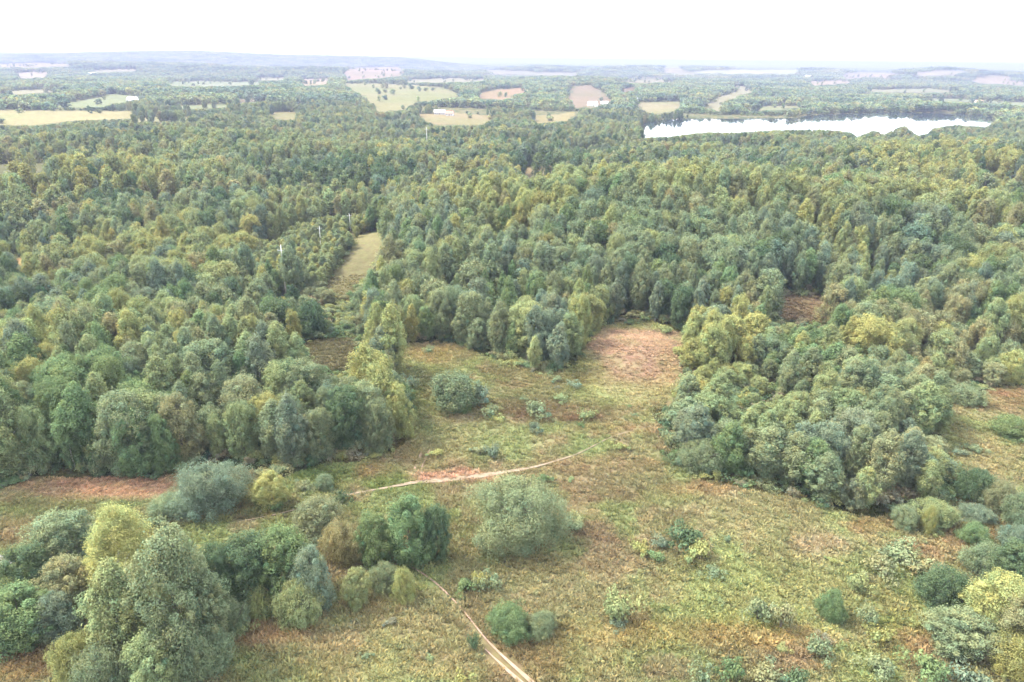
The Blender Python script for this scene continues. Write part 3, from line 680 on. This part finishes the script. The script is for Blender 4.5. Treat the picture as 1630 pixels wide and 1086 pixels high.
SH = [(755, 1003, 1036, 18, 'dg', 'small dark shrub standing on the sandy track'), (761, 908, 936, 22, 'ye', 'bright yellow shrub above the round green bush'),
 (778, 905, 938, 36, 'gg', 'grey shrub right of the bright yellow shrub'), (740, 915, 940, 30, 'gr', 'green shrub between track and bright yellow shrub'),
 (1090, 832, 868, 52, 'dg', 'dark shrub on open grass below the right wood'), (1112, 858, 890, 42, 'yg', 'yellow green shrub beside the dark open grass shrub'),
 (1018, 856, 880, 28, 'ye', 'pale yellow shrub on open grass'), (1052, 850, 872, 26, 'bl', 'blue green shrub between the pale yellow and dark shrubs'),
 (863, 748, 770, 22, 'gr', 'green shrub behind the huge solitary willow'), (980, 938, 985, 52, 'lg', 'faint grey green shrub in the lower middle meadow'),
 (1205, 945, 986, 40, 'gg', 'leaning grey shrub left of the dark upright bush'), (1242, 952, 1000, 44, 'ol', 'olive shrub left of the dark upright bush'),
 (1382, 960, 996, 32, 'gg', 'small grey shrub right of the dark upright bush'), (1162, 1040, 1082, 38, 'gr', 'vivid green shrub at the bottom edge'),
 (1218, 1055, 1094, 56, 'ol', 'olive shrub at the bottom edge right of the vivid green shrub'), (1262, 1062, 1100, 50, 'dg', 'dark shrub at the bottom edge'),
 (1112, 1045, 1086, 40, 'gg', 'grey shrub left of the vivid green shrub'), (785, 702, 730, 24, 'bl', 'small dark shrub on the pale green knoll'),
 (850, 668, 690, 20, 'bl', 'small blue shrub on reddish heath'), (852, 634, 662, 38, 'gg', 'grey green shrub below the wood\'s lowest tip'),
 (766, 608, 640, 32, 'bl', 'blue green shrub right of the feathery grey bush'), (648, 590, 620, 30, 'bl', 'blue shrub beside the left wood\'s back corner'),
 (1080, 545, 566, 26, 'yg', 'yellow shrub at the top right of the tan knoll'), (1060, 515, 530, 26, 'lg', 'light shrub on the upper rim of the tan knoll'),
 (780, 640, 662, 26, 'gg', 'grey shrub between the feathery bush and the heath'), (935, 645, 668, 26, 'lg', 'light shrub on the green below the knoll'),
 (1065, 680, 706, 34, 'gg', 'grey shrub at the end of the field path'), (985, 700, 716, 22, 'yg', 'yellow shrub beside the end of the field path'),
 (1360, 905, 940, 34, 'lg', 'pale shrub above the dark upright bush'), (1400, 990, 1022, 34, 'yg', 'yellow green shrub in the lower right meadow'),
 (1430, 860, 890, 60, 'gg', 'low grey shrub below the tip of the right wood'), (1400, 880, 912, 50, 'ol', 'low olive shrub below the tip of the right wood'),
 (1460, 880, 910, 50, 'ol', 'low olive shrub on the tan ground at right'), (1300, 1010, 1040, 40, 'gg', 'grey shrub below the dark upright bush'),
 (1480, 1040, 1080, 60, 'gr', 'green shrub in the lower right corner by the thicket'), (1400, 1040, 1075, 50, 'gg', 'grey shrub near the bottom edge at right'),
 (1540, 1060, 1096, 60, 'bl', 'blue green shrub at the bottom edge at right'), (740, 1070, 1100, 40, 'yg', 'yellow green shrub at the bottom edge left of the track'),
 (440, 790, 812, 30, 'gr', 'green shrub beneath the small yellow topped tree'), (545, 775, 800, 22, 'dg', 'dark shrub beside the field path'),
 (250, 815, 840, 40, 'gg', 'grey shrub on the brown ground left of the domed willow'), (385, 985, 1010, 30, 'lg', 'light shrub on tan grass before the thicket')]
for a in SH: shrub_px(*a)
OCCA = np.array(OCC)

# --- the woods: candidates on jittered grids, denser and finer near the viewer
def candidates(r0, r1, sp, seed, amax=42, back=False):
    rg = np.random.default_rng(seed)
    n = int(r1 / sp) + 2
    X, Y = np.meshgrid(np.arange(-n, n + 1), np.arange(0, n + 1)); X = X.ravel() * sp + (Y.ravel() % 2) * sp / 2; Y = Y.ravel() * sp * .9
    X = X + rg.uniform(-.38, .38, X.shape) * sp; Y = Y + rg.uniform(-.38, .38, Y.shape) * sp
    r = np.hypot(X, Y); a = np.degrees(np.abs(np.arctan2(X, Y)))
    k = (r >= r0) & (r < r1) & (a < amax); return X[k], Y[k]
def fits(x, y, z, H, R, foot=True):
    """tree picture must not cover what the photograph shows as open"""
    px, py, d = project(x, y, z); s = F / np.maximum(d, 1)
    tx, ty, _ = project(x, y, z + H * .97)
    ok = ~is_clear(px, py) if foot else np.ones(x.shape, bool)
    bx, by, _ = project(x * (1 - R * .5 / np.hypot(x, y)), y * (1 - R * .5 / np.hypot(x, y)), z); ok &= ~is_clear(bx, by)
    ok &= ~is_clear(tx, ty) & ~is_clear((px + tx) / 2, (py + ty) / 2)
    ok &= ~is_clear(tx * .6 + px * .4 - R * s * .35, ty * .6 + py * .4) & ~is_clear(tx * .6 + px * .4 + R * s * .35, ty * .6 + py * .4)
    return ok
def grow(x, y, hmin, hmax, rk, seed):
    rg = np.random.default_rng(seed); z = terrain(x, y)
    hole = fbm(x, y, 26, 2, 57) > .70
    H = hmin + (hmax - hmin) * np.clip(.5 * (fbm(x, y, 85, 2, 53) - .5) + fbm(x, y, 30, 2, 51) * 1.6 - .35 + rg.normal(size=x.shape) * .24, 0, 1)
    R = H * rk * (.85 + .35 * rg.random(x.shape)); R = np.clip(R, 2.0, 30)
    R = R * (.8 + .4 * rg.random(x.shape))
    H[hole] *= .4; R[hole] *= .55
    got = np.zeros(x.shape, bool); Ho = H.copy(); Ro = R.copy()
    for f in (1, .8, .62, .45, .3):
        ok = fits(x, y, z, H * f, R * max(f, .7)) & ~got
        Ho[ok] = H[ok] * f; Ro[ok] = R[ok] * max(f, .7); got |= ok
    return x[got], y[got], z[got], Ho[got], Ro[got]
x, y = candidates(75, 330, 4.7, 1, 46)
k = np.ones(x.shape, bool)
for ox, oy, orr in OCC: k &= np.hypot(x - ox, y - oy) > orr * .8
ppx, ppy, _d = project(x, y, terrain(x, y))
for a_, b_ in ((456, 472), (511, 392), (558, 368)): k &= ~((np.abs(ppx - a_) < 11) & (ppy > b_ - 4) & (ppy < b_ + 60))
# a strip of young growth under the power line
x, y, z, H, R = grow(x[k], y[k], 9.0, 17.0, .27, 2)
px, py, d = project(x, y, z)
young = inpoly(px, py, [(370, 440), (560, 335), (600, 360), (575, 380), (515, 460), (420, 470)])
H[young] *= .42; R[young] *= .6
rw = inpoly(px, py, [(1040, 600), (1600, 600), (1600, 860), (1040, 860)]); H[rw] *= .66; R[rw] *= .86; yc = inpoly(px, py, [(1090, 520), (1250, 520), (1250, 650), (1090, 650)]); H[yc] *= .74; R[yc] *= .85; mw = py < 560; R[mw] *= .92
heath = inpoly(px, py, [(480, 460), (540, 470), (620, 560), (560, 600), (470, 600)]); H[heath] *= .3; R[heath] *= .6
order = np.argsort(-(H * F / d)); inview = (px > -70) & (px < 1700) & (py < 1200)
rgt = np.random.default_rng(77)
ZN = [([(-400, 690), (230, 690), (230, 830), (-400, 830)], 'left wood above tan strip'),
      ([(230, 690), (420, 690), (420, 830), (230, 830)], 'left wood behind domed willow'),
      ([(420, 690), (700, 670), (700, 830), (420, 830)], 'left wood above green patch'),
      ([(420, 590), (700, 560), (700, 690), (420, 690)], 'back right of left wood'),
      ([(180, 600), (420, 600), (420, 690), (180, 690)], 'heart of the left wood'),
      ([(-400, 600), (180, 600), (180, 690), (-400, 690)], 'left wood near the left edge'),
      ([(-400, 500), (250, 500), (250, 600), (-400, 600)], 'wood behind left wood, far left'),
      ([(250, 500), (520, 500), (520, 600), (250, 600)], 'wood left of the brown slot'),
      ([(1040, 500), (1240, 500), (1240, 600), (1060, 620)], 'yellowing clump by tan knoll'),
      ([(1040, 600), (1250, 600), (1250, 850), (1040, 850)], 'left end of the right wood'),
      ([(1250, 600), (1390, 600), (1390, 720), (1250, 720)], 'back rows of the right wood'),
      ([(1250, 720), (1390, 720), (1390, 850), (1250, 850)], 'front rows of the right wood'),
      ([(1390, 600), (1560, 600), (1560, 850), (1390, 850)], 'right end of the right wood'),
      ([(1240, 480), (1400, 480), (1400, 610), (1240, 610)], 'hollow behind the right wood'),
      ([(1400, 480), (2000, 480), (2000, 660), (1400, 660)], 'wood above the right clearing'),
      ([(560, 480), (800, 480), (800, 620), (560, 620)], 'wood right of brown slot'),
      ([(800, 480), (960, 480), (940, 620), (800, 620)], 'wood tip in the meadow'),
      ([(940, 420), (1260, 420), (1240, 540), (940, 560)], 'wood behind the tan knoll')]
ORD = ['first', 'second', 'third', 'fourth', 'fifth', 'sixth', 'seventh', 'eighth', 'ninth', 'tenth', 'eleventh', 'twelfth', 'thirteenth', 'fourteenth', 'fifteenth', 'sixteenth', 'seventeenth', 'eighteenth', 'nineteenth', 'twentieth']
PLANNED = []
def single_out(items):
    """items: [x, label, emit(label)]: look-alikes are told apart by their order from the left"""
    by = {}
    for it in items: by.setdefault(it[1], []).append(it)
    for lab, L in by.items():
        L.sort(key=lambda t: t[0]); n = len(L)
        for i, it in enumerate(L):
            if n == 1: l = lab
            elif n == 2: l = lab + ', ' + ('left', 'right')[i] + ' one of two'
            elif i < len(ORD): l = lab + f', {ORD[i]} from left'
            elif n - 1 - i < len(ORD): l = lab + f', {ORD[n - 1 - i]} from right'
            else: l = lab
            it[2](l)
TW = {'gg': 'grey green', 'yg': 'yellow green', 'gr': 'green', 'dg': 'dark green', 'ol': 'olive', 'br': 'brownish', 'bl': 'blue green', 'lg': 'light green', 'ye': 'yellow'}
cnt = {'birch': 0, 'alder': 0}; forest = {'birch': [], 'alder': [], 'bush': [], 'far': [], 'copse': []}
for q in order:
    tint = auto_tint(px[q], py[q], x[q], y[q], rgt)
    pb = .25 + .6 * sstep(.4, .6, float(fbm(x[q], y[q], 35, 2, 61)))
    kind = 'birch' if (rgt.random() < pb and H[q] > 6) else 'alder'
    if kind == 'birch' and tint in ('dg',): tint = 'gg'
    if kind == 'alder': H[q] *= .94; R[q] *= 1.1
    else: H[q] *= 1.05; R[q] *= .86
    col = tcol(tint, rgt)
    if inview[q] and cnt[kind] < (290 if kind == 'birch' else 250) and H[q] > 4:
        zn = 'hill wood beyond the clearing'
        for pol, nm in ZN:
            if inpoly(np.array(px[q]), np.array(py[q]), pol): zn = nm; break
        size = 'tall' if H[q] > 12.5 else ('small' if H[q] < 8.5 else 'medium')
        shp = 'slender ' if R[q] / H[q] < .25 else ('broad ' if R[q] / H[q] > .31 else '')
        lab = f"{size} {shp}{TW[tint]} {'birch' if kind == 'birch' else 'round tree'}, {zn}"
        PLANNED.append([float(px[q]), lab, lambda l, a=(kind, x[q], y[q], z[q], H[q], R[q], col, f"{'birches' if kind == 'birch' else 'round trees'}, {zn}", int(q)): put_tree(*a[:7], l, a[7], seed=a[8], lod=-1 if a[4] * F / project(a[1], a[2], a[3])[2] > 78 else 0)])
        cnt[kind] += 1
    else: forest[kind].append((x[q], y[q], z[q], H[q], R[q], 0, *col))
single_out(PLANNED)
x, y = candidates(180, 330, 2.7, 71, 30); z = terrain(x, y); px, py, d = project(x, y, z)      # young birches under the power line
k = inpoly(px, py, [(370, 440), (560, 335), (600, 358), (570, 380), (512, 462), (470, 475), (420, 470)]) & ~is_clear(px, py)
for a_, b_ in ((456, 472), (511, 392), (558, 368)): k &= ~((np.abs(px - a_) < 6) & (py > b_ - 2) & (py < b_ + 22))
k &= ~is_clear(px, py) & ~inpoly(px, py, [(455, 412), (540, 366), (548, 372), (462, 420)])
for q in np.nonzero(k)[0]:
    h_ = 4.2 + 2.6 * rgt.random(); forest['birch'].append((x[q], y[q], z[q], h_, h_ * .3, 0, *tcol(['lg', 'gg', 'yg'][int(rgt.random() * 3)], rgt)))

def bulk(xs, ys, zs, Hs, Rs, lod, seed, key=None, jit=.08):
    rg = np.random.default_rng(seed); px, py, d = project(xs, ys, zs)
    for q in range(len(xs)):
        t = auto_tint(px[q], py[q], xs[q] / (1 if lod < 2 else 3), ys[q] / (1 if lod < 2 else 3), rg)
        kd = key or ('birch' if rg.random() < .5 else 'alder')
        forest[kd].append((xs[q], ys[q], zs[q], Hs[q], Rs[q], lod, *tcol(t, rg, jit)))
x, y = candidates(330, 620, 5.8, 3, 41); bulk(*grow(x, y, 8.5, 15.5, .25, 4), 1, 5)
x, y = candidates(620, 1150, 6.6, 6, 40); bulk(*grow(x, y, 7, 13.5, .28, 7), 1, 8)
x, y = candidates(1150, 3600, 12, 9, 39.5); bulk(*grow(x, y, 9, 14, .55, 10), 2, 11, 'far')
x, y = candidates(800, 4000, 22, 19, 39); z = terrain(x, y); px, py, d = project(x, y, z)
k = (rng.random(x.shape) < .16) & is_clear(px, py) & ~inpoly(px, py, LAKE_VIS) & ~inpoly(x, y, Lw) & (fbm(x, y, 60, 2, 5) > .5); x, y, z = x[k], y[k], z[k]; n = len(x)
bulk(x, y, z, 5 + 6 * rng.random(n), 3 + 3 * rng.random(n), 2, 14, 'far')
x, y = candidates(3600, 12500, 40, 12, 39); z = terrain(x, y)
k = fits(x, y, z, np.full(x.shape, 10.), np.full(x.shape, 12.)); x, y, z = x[k], y[k], z[k]
bulk(x, y, z, np.full(x.shape, 12.), np.full(x.shape, 22.), 3, 13, 'copse')
# woods outside the picture, either side, so that a step aside still sees trees
def protos(kd, lod):
    if kd == 'far': return [(CROWN['far', v, 2], None, (12., 3.7)) for v in range(4)]
    if kd == 'copse': return [(c, None, (12., 22.)) for c in COPSE]
    return [(CROWN[kd, v, lod], TRUNK[kd, v], SIZE[kd]) for v in range(4)]
def scatter(name, entries, kind_label):
    """entries: list of (protos, array of x y z sx sz rot r g b) -> ONE object with instanced trees"""
    pts = []; var = []; srcs = []
    for pr, A in entries:
        if not len(A): continue
        rg = np.random.default_rng(len(pts) + 5)
        pick = rg.integers(0, len(pr), len(A)) + len(srcs)
        srcs.extend(pr); pts.append(A); var.append(pick)
    A = np.concatenate(pts); var = np.concatenate(var).astype(np.int32)
    me = bpy.data.meshes.new(name); me.vertices.add(len(A)); me.vertices.foreach_set('co', A[:, :3].astype(np.float32).ravel())
    def att(n, t, v, f):
        a = me.attributes.new(n, t, 'POINT'); a.data.foreach_set(f, np.ascontiguousarray(v).ravel())
    att('size', 'FLOAT_VECTOR', A[:, [3, 3, 4]].astype(np.float32), 'vector')
    rot = np.zeros((len(A), 3), np.float32); rot[:, 2] = A[:, 5]; att('turn', 'FLOAT_VECTOR', rot, 'vector')
    att('tint', 'FLOAT_VECTOR', A[:, 6:9].astype(np.float32), 'vector'); att('pick', 'INT', var, 'value')
    o = link(bpy.data.objects.new(name, me)); props(o, kind='stuff')
    g = bpy.data.node_groups.new(name, 'GeometryNodeTree')
    g.interface.new_socket('Geometry', in_out='INPUT', socket_type='NodeSocketGeometry'); g.interface.new_socket('Geometry', in_out='OUTPUT', socket_type='NodeSocketGeometry')
    N = g.nodes; L = g.links; gi = N.new('NodeGroupInput'); go = N.new('NodeGroupOutput'); jn = N.new('GeometryNodeJoinGeometry')
    def named(n, t):
        a = N.new('GeometryNodeInputNamedAttribute'); a.data_type = t; a.inputs[0].default_value = n; return a.outputs[0]
    sz, tn, pk = named('size', 'FLOAT_VECTOR'), named('turn', 'FLOAT_VECTOR'), named('pick', 'INT')
    for k, (c, t, s) in enumerate(srcs):
        obs = []
        for m in (c, t):
            if m is None: continue
            so = bpy.data.objects.get('src_' + m.name) or bpy.data.objects.new('src_' + m.name, m)
            oi = N.new('GeometryNodeObjectInfo'); oi.inputs[0].default_value = so; obs.append(oi.outputs['Geometry'])
        j2 = N.new('GeometryNodeJoinGeometry'); [L.new(q, j2.inputs[0]) for q in obs]
        g2 = N.new('GeometryNodeGeometryToInstance'); L.new(j2.outputs[0], g2.inputs[0])
        cmp_ = N.new('FunctionNodeCompare'); cmp_.data_type = 'INT'; cmp_.operation = 'EQUAL'
        L.new(pk, cmp_.inputs[2]); cmp_.inputs[3].default_value = k
        ip = N.new('GeometryNodeInstanceOnPoints'); L.new(gi.outputs[0], ip.inputs['Points']); L.new(cmp_.outputs[0], ip.inputs['Selection'])
        L.new(g2.outputs[0], ip.inputs['Instance']); L.new(tn, ip.inputs['Rotation']); L.new(sz, ip.inputs['Scale'])
        L.new(ip.outputs[0], jn.inputs[0])
    L.new(jn.outputs[0], go.inputs[0])
    md = o.modifiers.new(name, 'NODES'); md.node_group = g
    return o
ent = []
for kd in ('birch', 'alder', 'far', 'copse'):
    A = np.array(forest[kd]) if forest[kd] else np.zeros((0, 9))
    for lod in sorted(set(A[:, 5])):
        B = A[A[:, 5] == lod]; pr = protos(kd, int(lod)); s0 = pr[0][2]
        out = np.zeros((len(B), 9)); out[:, :3] = B[:, :3]; out[:, 3] = B[:, 4] / s0[1]; out[:, 4] = B[:, 3] / s0[0]
        out[:, 5] = rng.random(len(B)) * 6.283; out[:, 6:] = B[:, 6:9]
        out[:, 2] -= .1
        ent.append((pr, out)); print(kd, lod, len(B))
wood = scatter('forest', ent, 'wood')
wood['label'] = 'mixed green woodland covering the hills out to the horizon'; wood['category'] = 'forest'

# saplings and brambles on the wood floor
x, y = candidates(75, 300, 2.3, 44, 42); z = terrain(x, y); px, py, d = project(x, y, z); tx, ty, _ = project(x, y, z + 2.2)
k = ~is_clear(px, py) & ~(inpoly(px, py, MEADOW)) & (rng.random(x.shape) < .8) & ~inpoly(tx, ty + 3, MEADOW) & (py < 832)
x, y, z = x[k], y[k], z[k]; n = len(x); A = np.zeros((n, 9)); A[:, 0] = x; A[:, 1] = y; A[:, 2] = z - .1
A[:, 3] = 1.0 + 1.3 * rng.random(n); A[:, 4] = .8 + 1.6 * rng.random(n) ** 1.5; A[:, 5] = rng.random(n) * 6.28
for q in range(n): A[q, 6:] = tcol(['gg', 'gr', 'lg', 'ol', 'dg', 'br', 'yg'][int(rgt.random() * 7)], rgt)
ug = scatter('undergrowth', [([(m_, None, None) for m_ in SHRUB], A)], 'undergrowth'); print('undergrowth', n)
ug['label'] = 'low saplings and brambles along the wood edges'; ug['category'] = 'undergrowth'

# ------------------------------------------------------------------ long grass and weeds on the meadow
x, y = candidates(55, 300, .75, 20, 48)
z = terrain(x, y); px, py, d = project(x, y, z)
keep = inpoly(px, py, [(-300, 815), (-300, 700), (200, 700), (640, 690), (600, 540), (470, 545), (460, 470), (590, 365), (630, 365), (560, 470), (560, 530), (930, 560), (960, 500), (1120, 520), (1050, 660), (1080, 730), (1400, 800), (1480, 640), (1700, 600), (2500, 1500), (-1000, 1500)])
for n_, c__, p_, b_ in FIELDS[:3]:
    pc = np.mean(p_, 0); keep |= inpoly(px, py, [((a - pc[0]) * 1.12 + pc[0], (b - pc[1]) * 1.15 + pc[1]) for a, b in p_])
bare = np.zeros(x.shape, bool)
for b_ in BARE: bare |= inpoly(px, py, b_)
keep &= (np.hypot(x, y) < 238)
keep &= (rng.random(x.shape) < (1.25 - np.hypot(x, y) / 330))
def near_line(pts, w):
    Wp = np.array([hit(*p)[:2] for p in pts]); m = np.zeros(x.shape, bool)
    for a, b in zip(Wp[:-1], Wp[1:]):
        ab = b - a; t = np.clip(((x - a[0]) * ab[0] + (y - a[1]) * ab[1]) / (ab @ ab), 0, 1)
        m |= np.hypot(x - a[0] - t * ab[0], y - a[1] - t * ab[1]) < w
    return m
keep &= ~near_line(P1[:3], .95) & ~near_line(P1[2:], .35) & ~near_line(P2, .4) & ~near_line([(-40, 786), (0, 772), (52, 755)], 1.6)
gcol = ground_colour(x, y, z)
x, y, z, gcol, bare = x[keep], y[keep], z[keep], gcol[keep], bare[keep]
n = len(x); A = np.zeros((n, 9)); A[:, 0] = x; A[:, 1] = y; A[:, 2] = z - .02
s = .55 + .6 * rng.random(n) ** 2; A[:, 3] = s * 1.1; A[:, 4] = s * (.5 + .7 * fbm(x, y, 7, 2, 71)) * (1 - .5 * bare); A[:, 5] = rng.random(n) * 6.283
hue = rng.normal(size=n)[:, None]
A[:, 6:] = np.clip(gcol * (1.32 + .10 * rng.normal(size=n))[:, None] * (1 + hue * np.array([.03, .0, .02]) ), .03, .6)
print('tufts', n)
gr = scatter('grass', [([(t, None, None) for t in TUFT], A)], 'grass')
gr['label'] = 'long dry meadow grass mottled tan, green and rust'; gr['category'] = 'grass'
# scattered low shrubs on the meadow, one object each
xs, ys = candidates(62, 200, 8.0, 33, 38); zs = terrain(xs, ys); pxs, pys, ds = project(xs, ys, zs)
ok = inpoly(pxs, pys, MEADOW) & (pxs > 0) & (pxs < 1630) & (pys < 1086)
ok &= ~inpoly(pxs, pys, [(930, 520), (1095, 520), (1095, 620), (930, 620)]) & ~inpoly(pxs, pys, [(0, 750), (310, 750), (310, 790), (0, 790)])
for ox, oy, orr in OCC: ok &= np.hypot(xs - ox, ys - oy) > orr + .8
for lp in (P1, P2):
    x, y = xs, ys; ok &= ~near_line(lp, 2.2)
c_ = 0; LOW = []
REG = [([(0, 0), (700, 0), (700, 860), (0, 860)], 'ground between left wood and thicket'), ([(0, 860), (720, 860), (840, 1100), (0, 1100)], 'tan grass left of the track'),
       ([(640, 0), (1100, 0), (1100, 740), (640, 740)], 'heath below the central wood'), ([(1400, 0), (1640, 0), (1640, 900), (1400, 900)], 'the right hand clearing'), ([(-9, -9), (9999, -9), (9999, 9999), (-9, 9999)], 'the open slope of the meadow')]
for q in np.nonzero(ok)[0]:
    if rgt.random() > .55 or c_ > 190: continue
    where = next(nm for pl, nm in REG if inpoly(np.array(pxs[q]), np.array(pys[q]), pl))
    t = ['gg', 'lg', 'gr', 'ol', 'yg', 'bl', 'br'][int(rgt.random() * 7)]
    R = .6 + 1.0 * rgt.random() ** 1.5; hh = R * (.8 + .5 * rgt.random())
    LOW.append([float(pxs[q]), f"{'low' if hh < 1.3 else 'taller'} {TW[t]} shrub on {where}", lambda l, a=((xs[q], ys[q], zs[q]), R, hh, tcol(t, rgt), f"low shrubs on {where}", int(q)): put_shrub(*a[:4], l, a[4], a[5])]); c_ += 1
single_out(LOW)

# ------------------------------------------------------------------ poles
M_POLE = simple('pale_concrete', (.48, .47, .44), noise=.15, scale=2); M_METAL = simple('grey_steel', (.25, .26, .27), .5); M_PORC = simple('porcelain', (.6, .6, .58), .3)
def lathe(prof, seg=8):
    V = [(r * math.cos(6.2832 * s / seg), r * math.sin(6.2832 * s / seg), z) for r, z in prof for s in range(seg)]
    Fc = [(i * seg + s, i * seg + (s + 1) % seg, (i + 1) * seg + (s + 1) % seg, (i + 1) * seg + s) for i in range(len(prof) - 1) for s in range(seg)]
    Fc.append(tuple(range((len(prof) - 1) * seg, len(prof) * seg))); return V, Fc
def boxm(x0, x1, y0, y1, z0, z1):
    V = [(x, y, z) for x in (x0, x1) for y in (y0, y1) for z in (z0, z1)]
    return V, [(0, 1, 3, 2), (4, 6, 7, 5), (0, 4, 5, 1), (2, 3, 7, 6), (0, 2, 6, 4), (1, 5, 7, 3)]
SHAFT = mesh_from('shaft', *lathe([(.17, -.5), (.16, 3), (.13, 9), (.11, 11)]), M_POLE, True)
ARM = mesh_from('crossarm', *boxm(-.9, .9, -.06, .06, 9.9, 10.02), M_METAL)
INS = mesh_from('insulator', *lathe([(.03, 0), (.07, .05), (.04, .1), (.08, .16), (.03, .24)]), M_PORC, True)
def pole(xc, ytop, ybase, label, turn=.3, fat=1.0):
    fat *= .95
    P = hit(xc, ybase); Hh = height_for(P, ytop); s = Hh / 11
    e = link(bpy.data.objects.new('utility_pole', None)); e.location = P; e.rotation_euler = (0, 0, turn); e.scale = (fat, fat, s)
    props(e, label, 'utility pole', 'pale poles of the power line')
    link(bpy.data.objects.new('shaft', SHAFT), e); link(bpy.data.objects.new('crossarm', ARM), e)
    for ix in (-.8, 0, .8):
        o = link(bpy.data.objects.new('insulator', INS), e); o.location = (ix, 0, 10.02 if ix else 11)
pole(456, 391, 472, 'nearest and tallest pale pole among birches left of the grass strip', fat=1.25)
pole(511, 361, 392, 'second pale pole above the young trees')
pole(558, 341, 368, 'third pale pole at the top of the grass strip')
pole(680, 203, 240, 'tall thin pole among trees near the far lake side', fat=1.5)
pole(244, 214, 240, 'thin pole in the wood at far left', fat=1.4)
pole(347, 224, 250, 'short thin pole among light trees at far left', fat=1.4)

# ------------------------------------------------------------------ farm houses far off
def house(px, py, w, dp, h, rh, wallc, roofc, turn, label, chimney=True):
    P = hit(px, py)
    if P is None: return
    e = link(bpy.data.objects.new('farm_house', None)); e.location = P; e.rotation_euler = (0, 0, turn); props(e, label, 'house', 'farm buildings beyond the woods')
    wm = simple('plaster', wallc, noise=.08, scale=1); rm = simple('roofing', roofc, .6, noise=.12, scale=1)
    a, b = w / 2, dp / 2
    V = [(-a, -b, -1), (a, -b, -1), (a, b, -1), (-a, b, -1), (-a, -b, h), (a, -b, h), (a, b, h), (-a, b, h), (-a, 0, h + rh), (a, 0, h + rh)]
    link(bpy.data.objects.new('wall', mesh_from('wall', V, [(0, 1, 5, 4), (1, 2, 6, 9, 5), (2, 3, 7, 6), (3, 0, 4, 8, 7)], wm)), e)
    o_, t = .5, .18; s = rh / b; zo = h - s * o_
    V = []; Fc = []
    for sg in (-1, 1):
        k = len(V); V += [(-a - o_, sg * (b + o_), zo + .02), (a + o_, sg * (b + o_), zo + .02), (a + o_, 0, h + rh + .02), (-a - o_, 0, h + rh + .02)]
        V += [(q[0], q[1], q[2] + t) for q in V[k:k + 4]]
        Fc += [(k, k + 1, k + 2, k + 3), (k + 4, k + 5, k + 6, k + 7), (k, k + 1, k + 5, k + 4), (k + 1, k + 2, k + 6, k + 5), (k + 3, k, k + 4, k + 7)]
    rf = link(bpy.data.objects.new('roof', mesh_from('roof', V, Fc, rm)), e)
    if chimney: link(bpy.data.objects.new('chimney', mesh_from('chimney', *boxm(w * .15, w * .15 + .8, -.4, .4, h + rh - .8, h + rh + 1.2), simple('brick', (.25, .12, .09), noise=.2))), rf)
    gm = simple('window_glass', (.03, .04, .05), .15, .5); fm = simple('window_frame', (.7, .7, .68))
    n = max(2, int(w / 3))
    for i in range(n):
        xc = -a + w * (i + .5) / n
        for sy in (-1, 1):
            if i == n // 2 and sy == -1: link(bpy.data.objects.new('door', mesh_from('door', *boxm(xc - .5, xc + .5, -b - .05, -b + .02, 0, 2.1), simple('door_paint', (.15, .09, .06)))), e); continue
            f = link(bpy.data.objects.new('window', mesh_from('window', *boxm(xc - .6, xc + .6, sy * (b + .03) - .05, sy * (b + .03) + .05, 1, 2.3), fm)), e)
            link(bpy.data.objects.new('pane', mesh_from('pane', *boxm(xc - .48, xc + .48, sy * (b + .05) - .05, sy * (b + .05) + .05, 1.1, 2.2), gm)), f)
WH, GY, RD = (.8, .8, .78), (.5, .52, .55), (.35, .14, .10)
house(943, 169, 16, 9, 3.2, 4.5, WH, (.78, .8, .82), .3, 'white roofed farmhouse at the foot of the pinkish hill field')
house(962, 167, 12, 8, 3, 3, (.6, .6, .6), GY, -.2, 'grey roofed barn right of the white farmhouse', False)
house(912, 214, 11, 8, 3, 3, WH, (.75, .77, .8), .5, 'pale roofed house among trees just left of the lake')
house(861, 219, 11, 8, 3, 3, WH, (.75, .76, .8), -.4, 'pale roofed house among trees, second left of the lake')
house(700, 182, 15, 9, 3, 3, (.4, .38, .36), (.36, .35, .36), .1, 'long grey farm building beside the tan field')
house(716, 184, 10, 8, 2.8, 3, (.5, .48, .44), RD, -.1, 'red roofed house beside the long grey farm building')
house(149, 121, 26, 14, 6, 5, WH, WH, .2, 'white house alone in the hazy far left')
house(212, 161, 15, 9, 3, 3, WH, (.42, .42, .44), .1, 'long pale roofed barn above the straw field')
house(1009, 161, 14, 9, 3, 3.4, WH, GY, .4, 'grey roofed house between the far meadows')
house(1285, 126, 26, 16, 10, 6, WH, WH, .2, 'white building on the far right ridge')
house(1558, 165, 14, 9, 3.2, 3.5, (.7, .6, .55), (.5, .28, .22), -.3, 'reddish roofed house beyond the lake')
house(1621, 183, 15, 9, 3.2, 3.5, (.7, .6, .5), (.55, .3, .2), .2, 'orange roofed house at the right edge behind the lake')

# ------------------------------------------------------------------ air
HZ_TOP, HZ_BOT = 135.0, -60.0
hv, hf = boxm(-26000, 26000, -3000, 26000, HZ_BOT, HZ_TOP)
hz, t, o = new_mat('haze'); pv = t.nodes.new('ShaderNodeVolumePrincipled')
pv.inputs['Color'].default_value = (.275, .30, .45, 1); pv.inputs['Density'].default_value = 1 / 5300; pv.inputs['Anisotropy'].default_value = .1
t.links.new(pv.outputs[0], o.inputs['Volume'])
haze = link(bpy.data.objects.new('haze', mesh_from('haze', hv, hf, hz))); props(haze, kind='stuff')
print('trees', N_TREES, cnt, 'shrubs', c_)
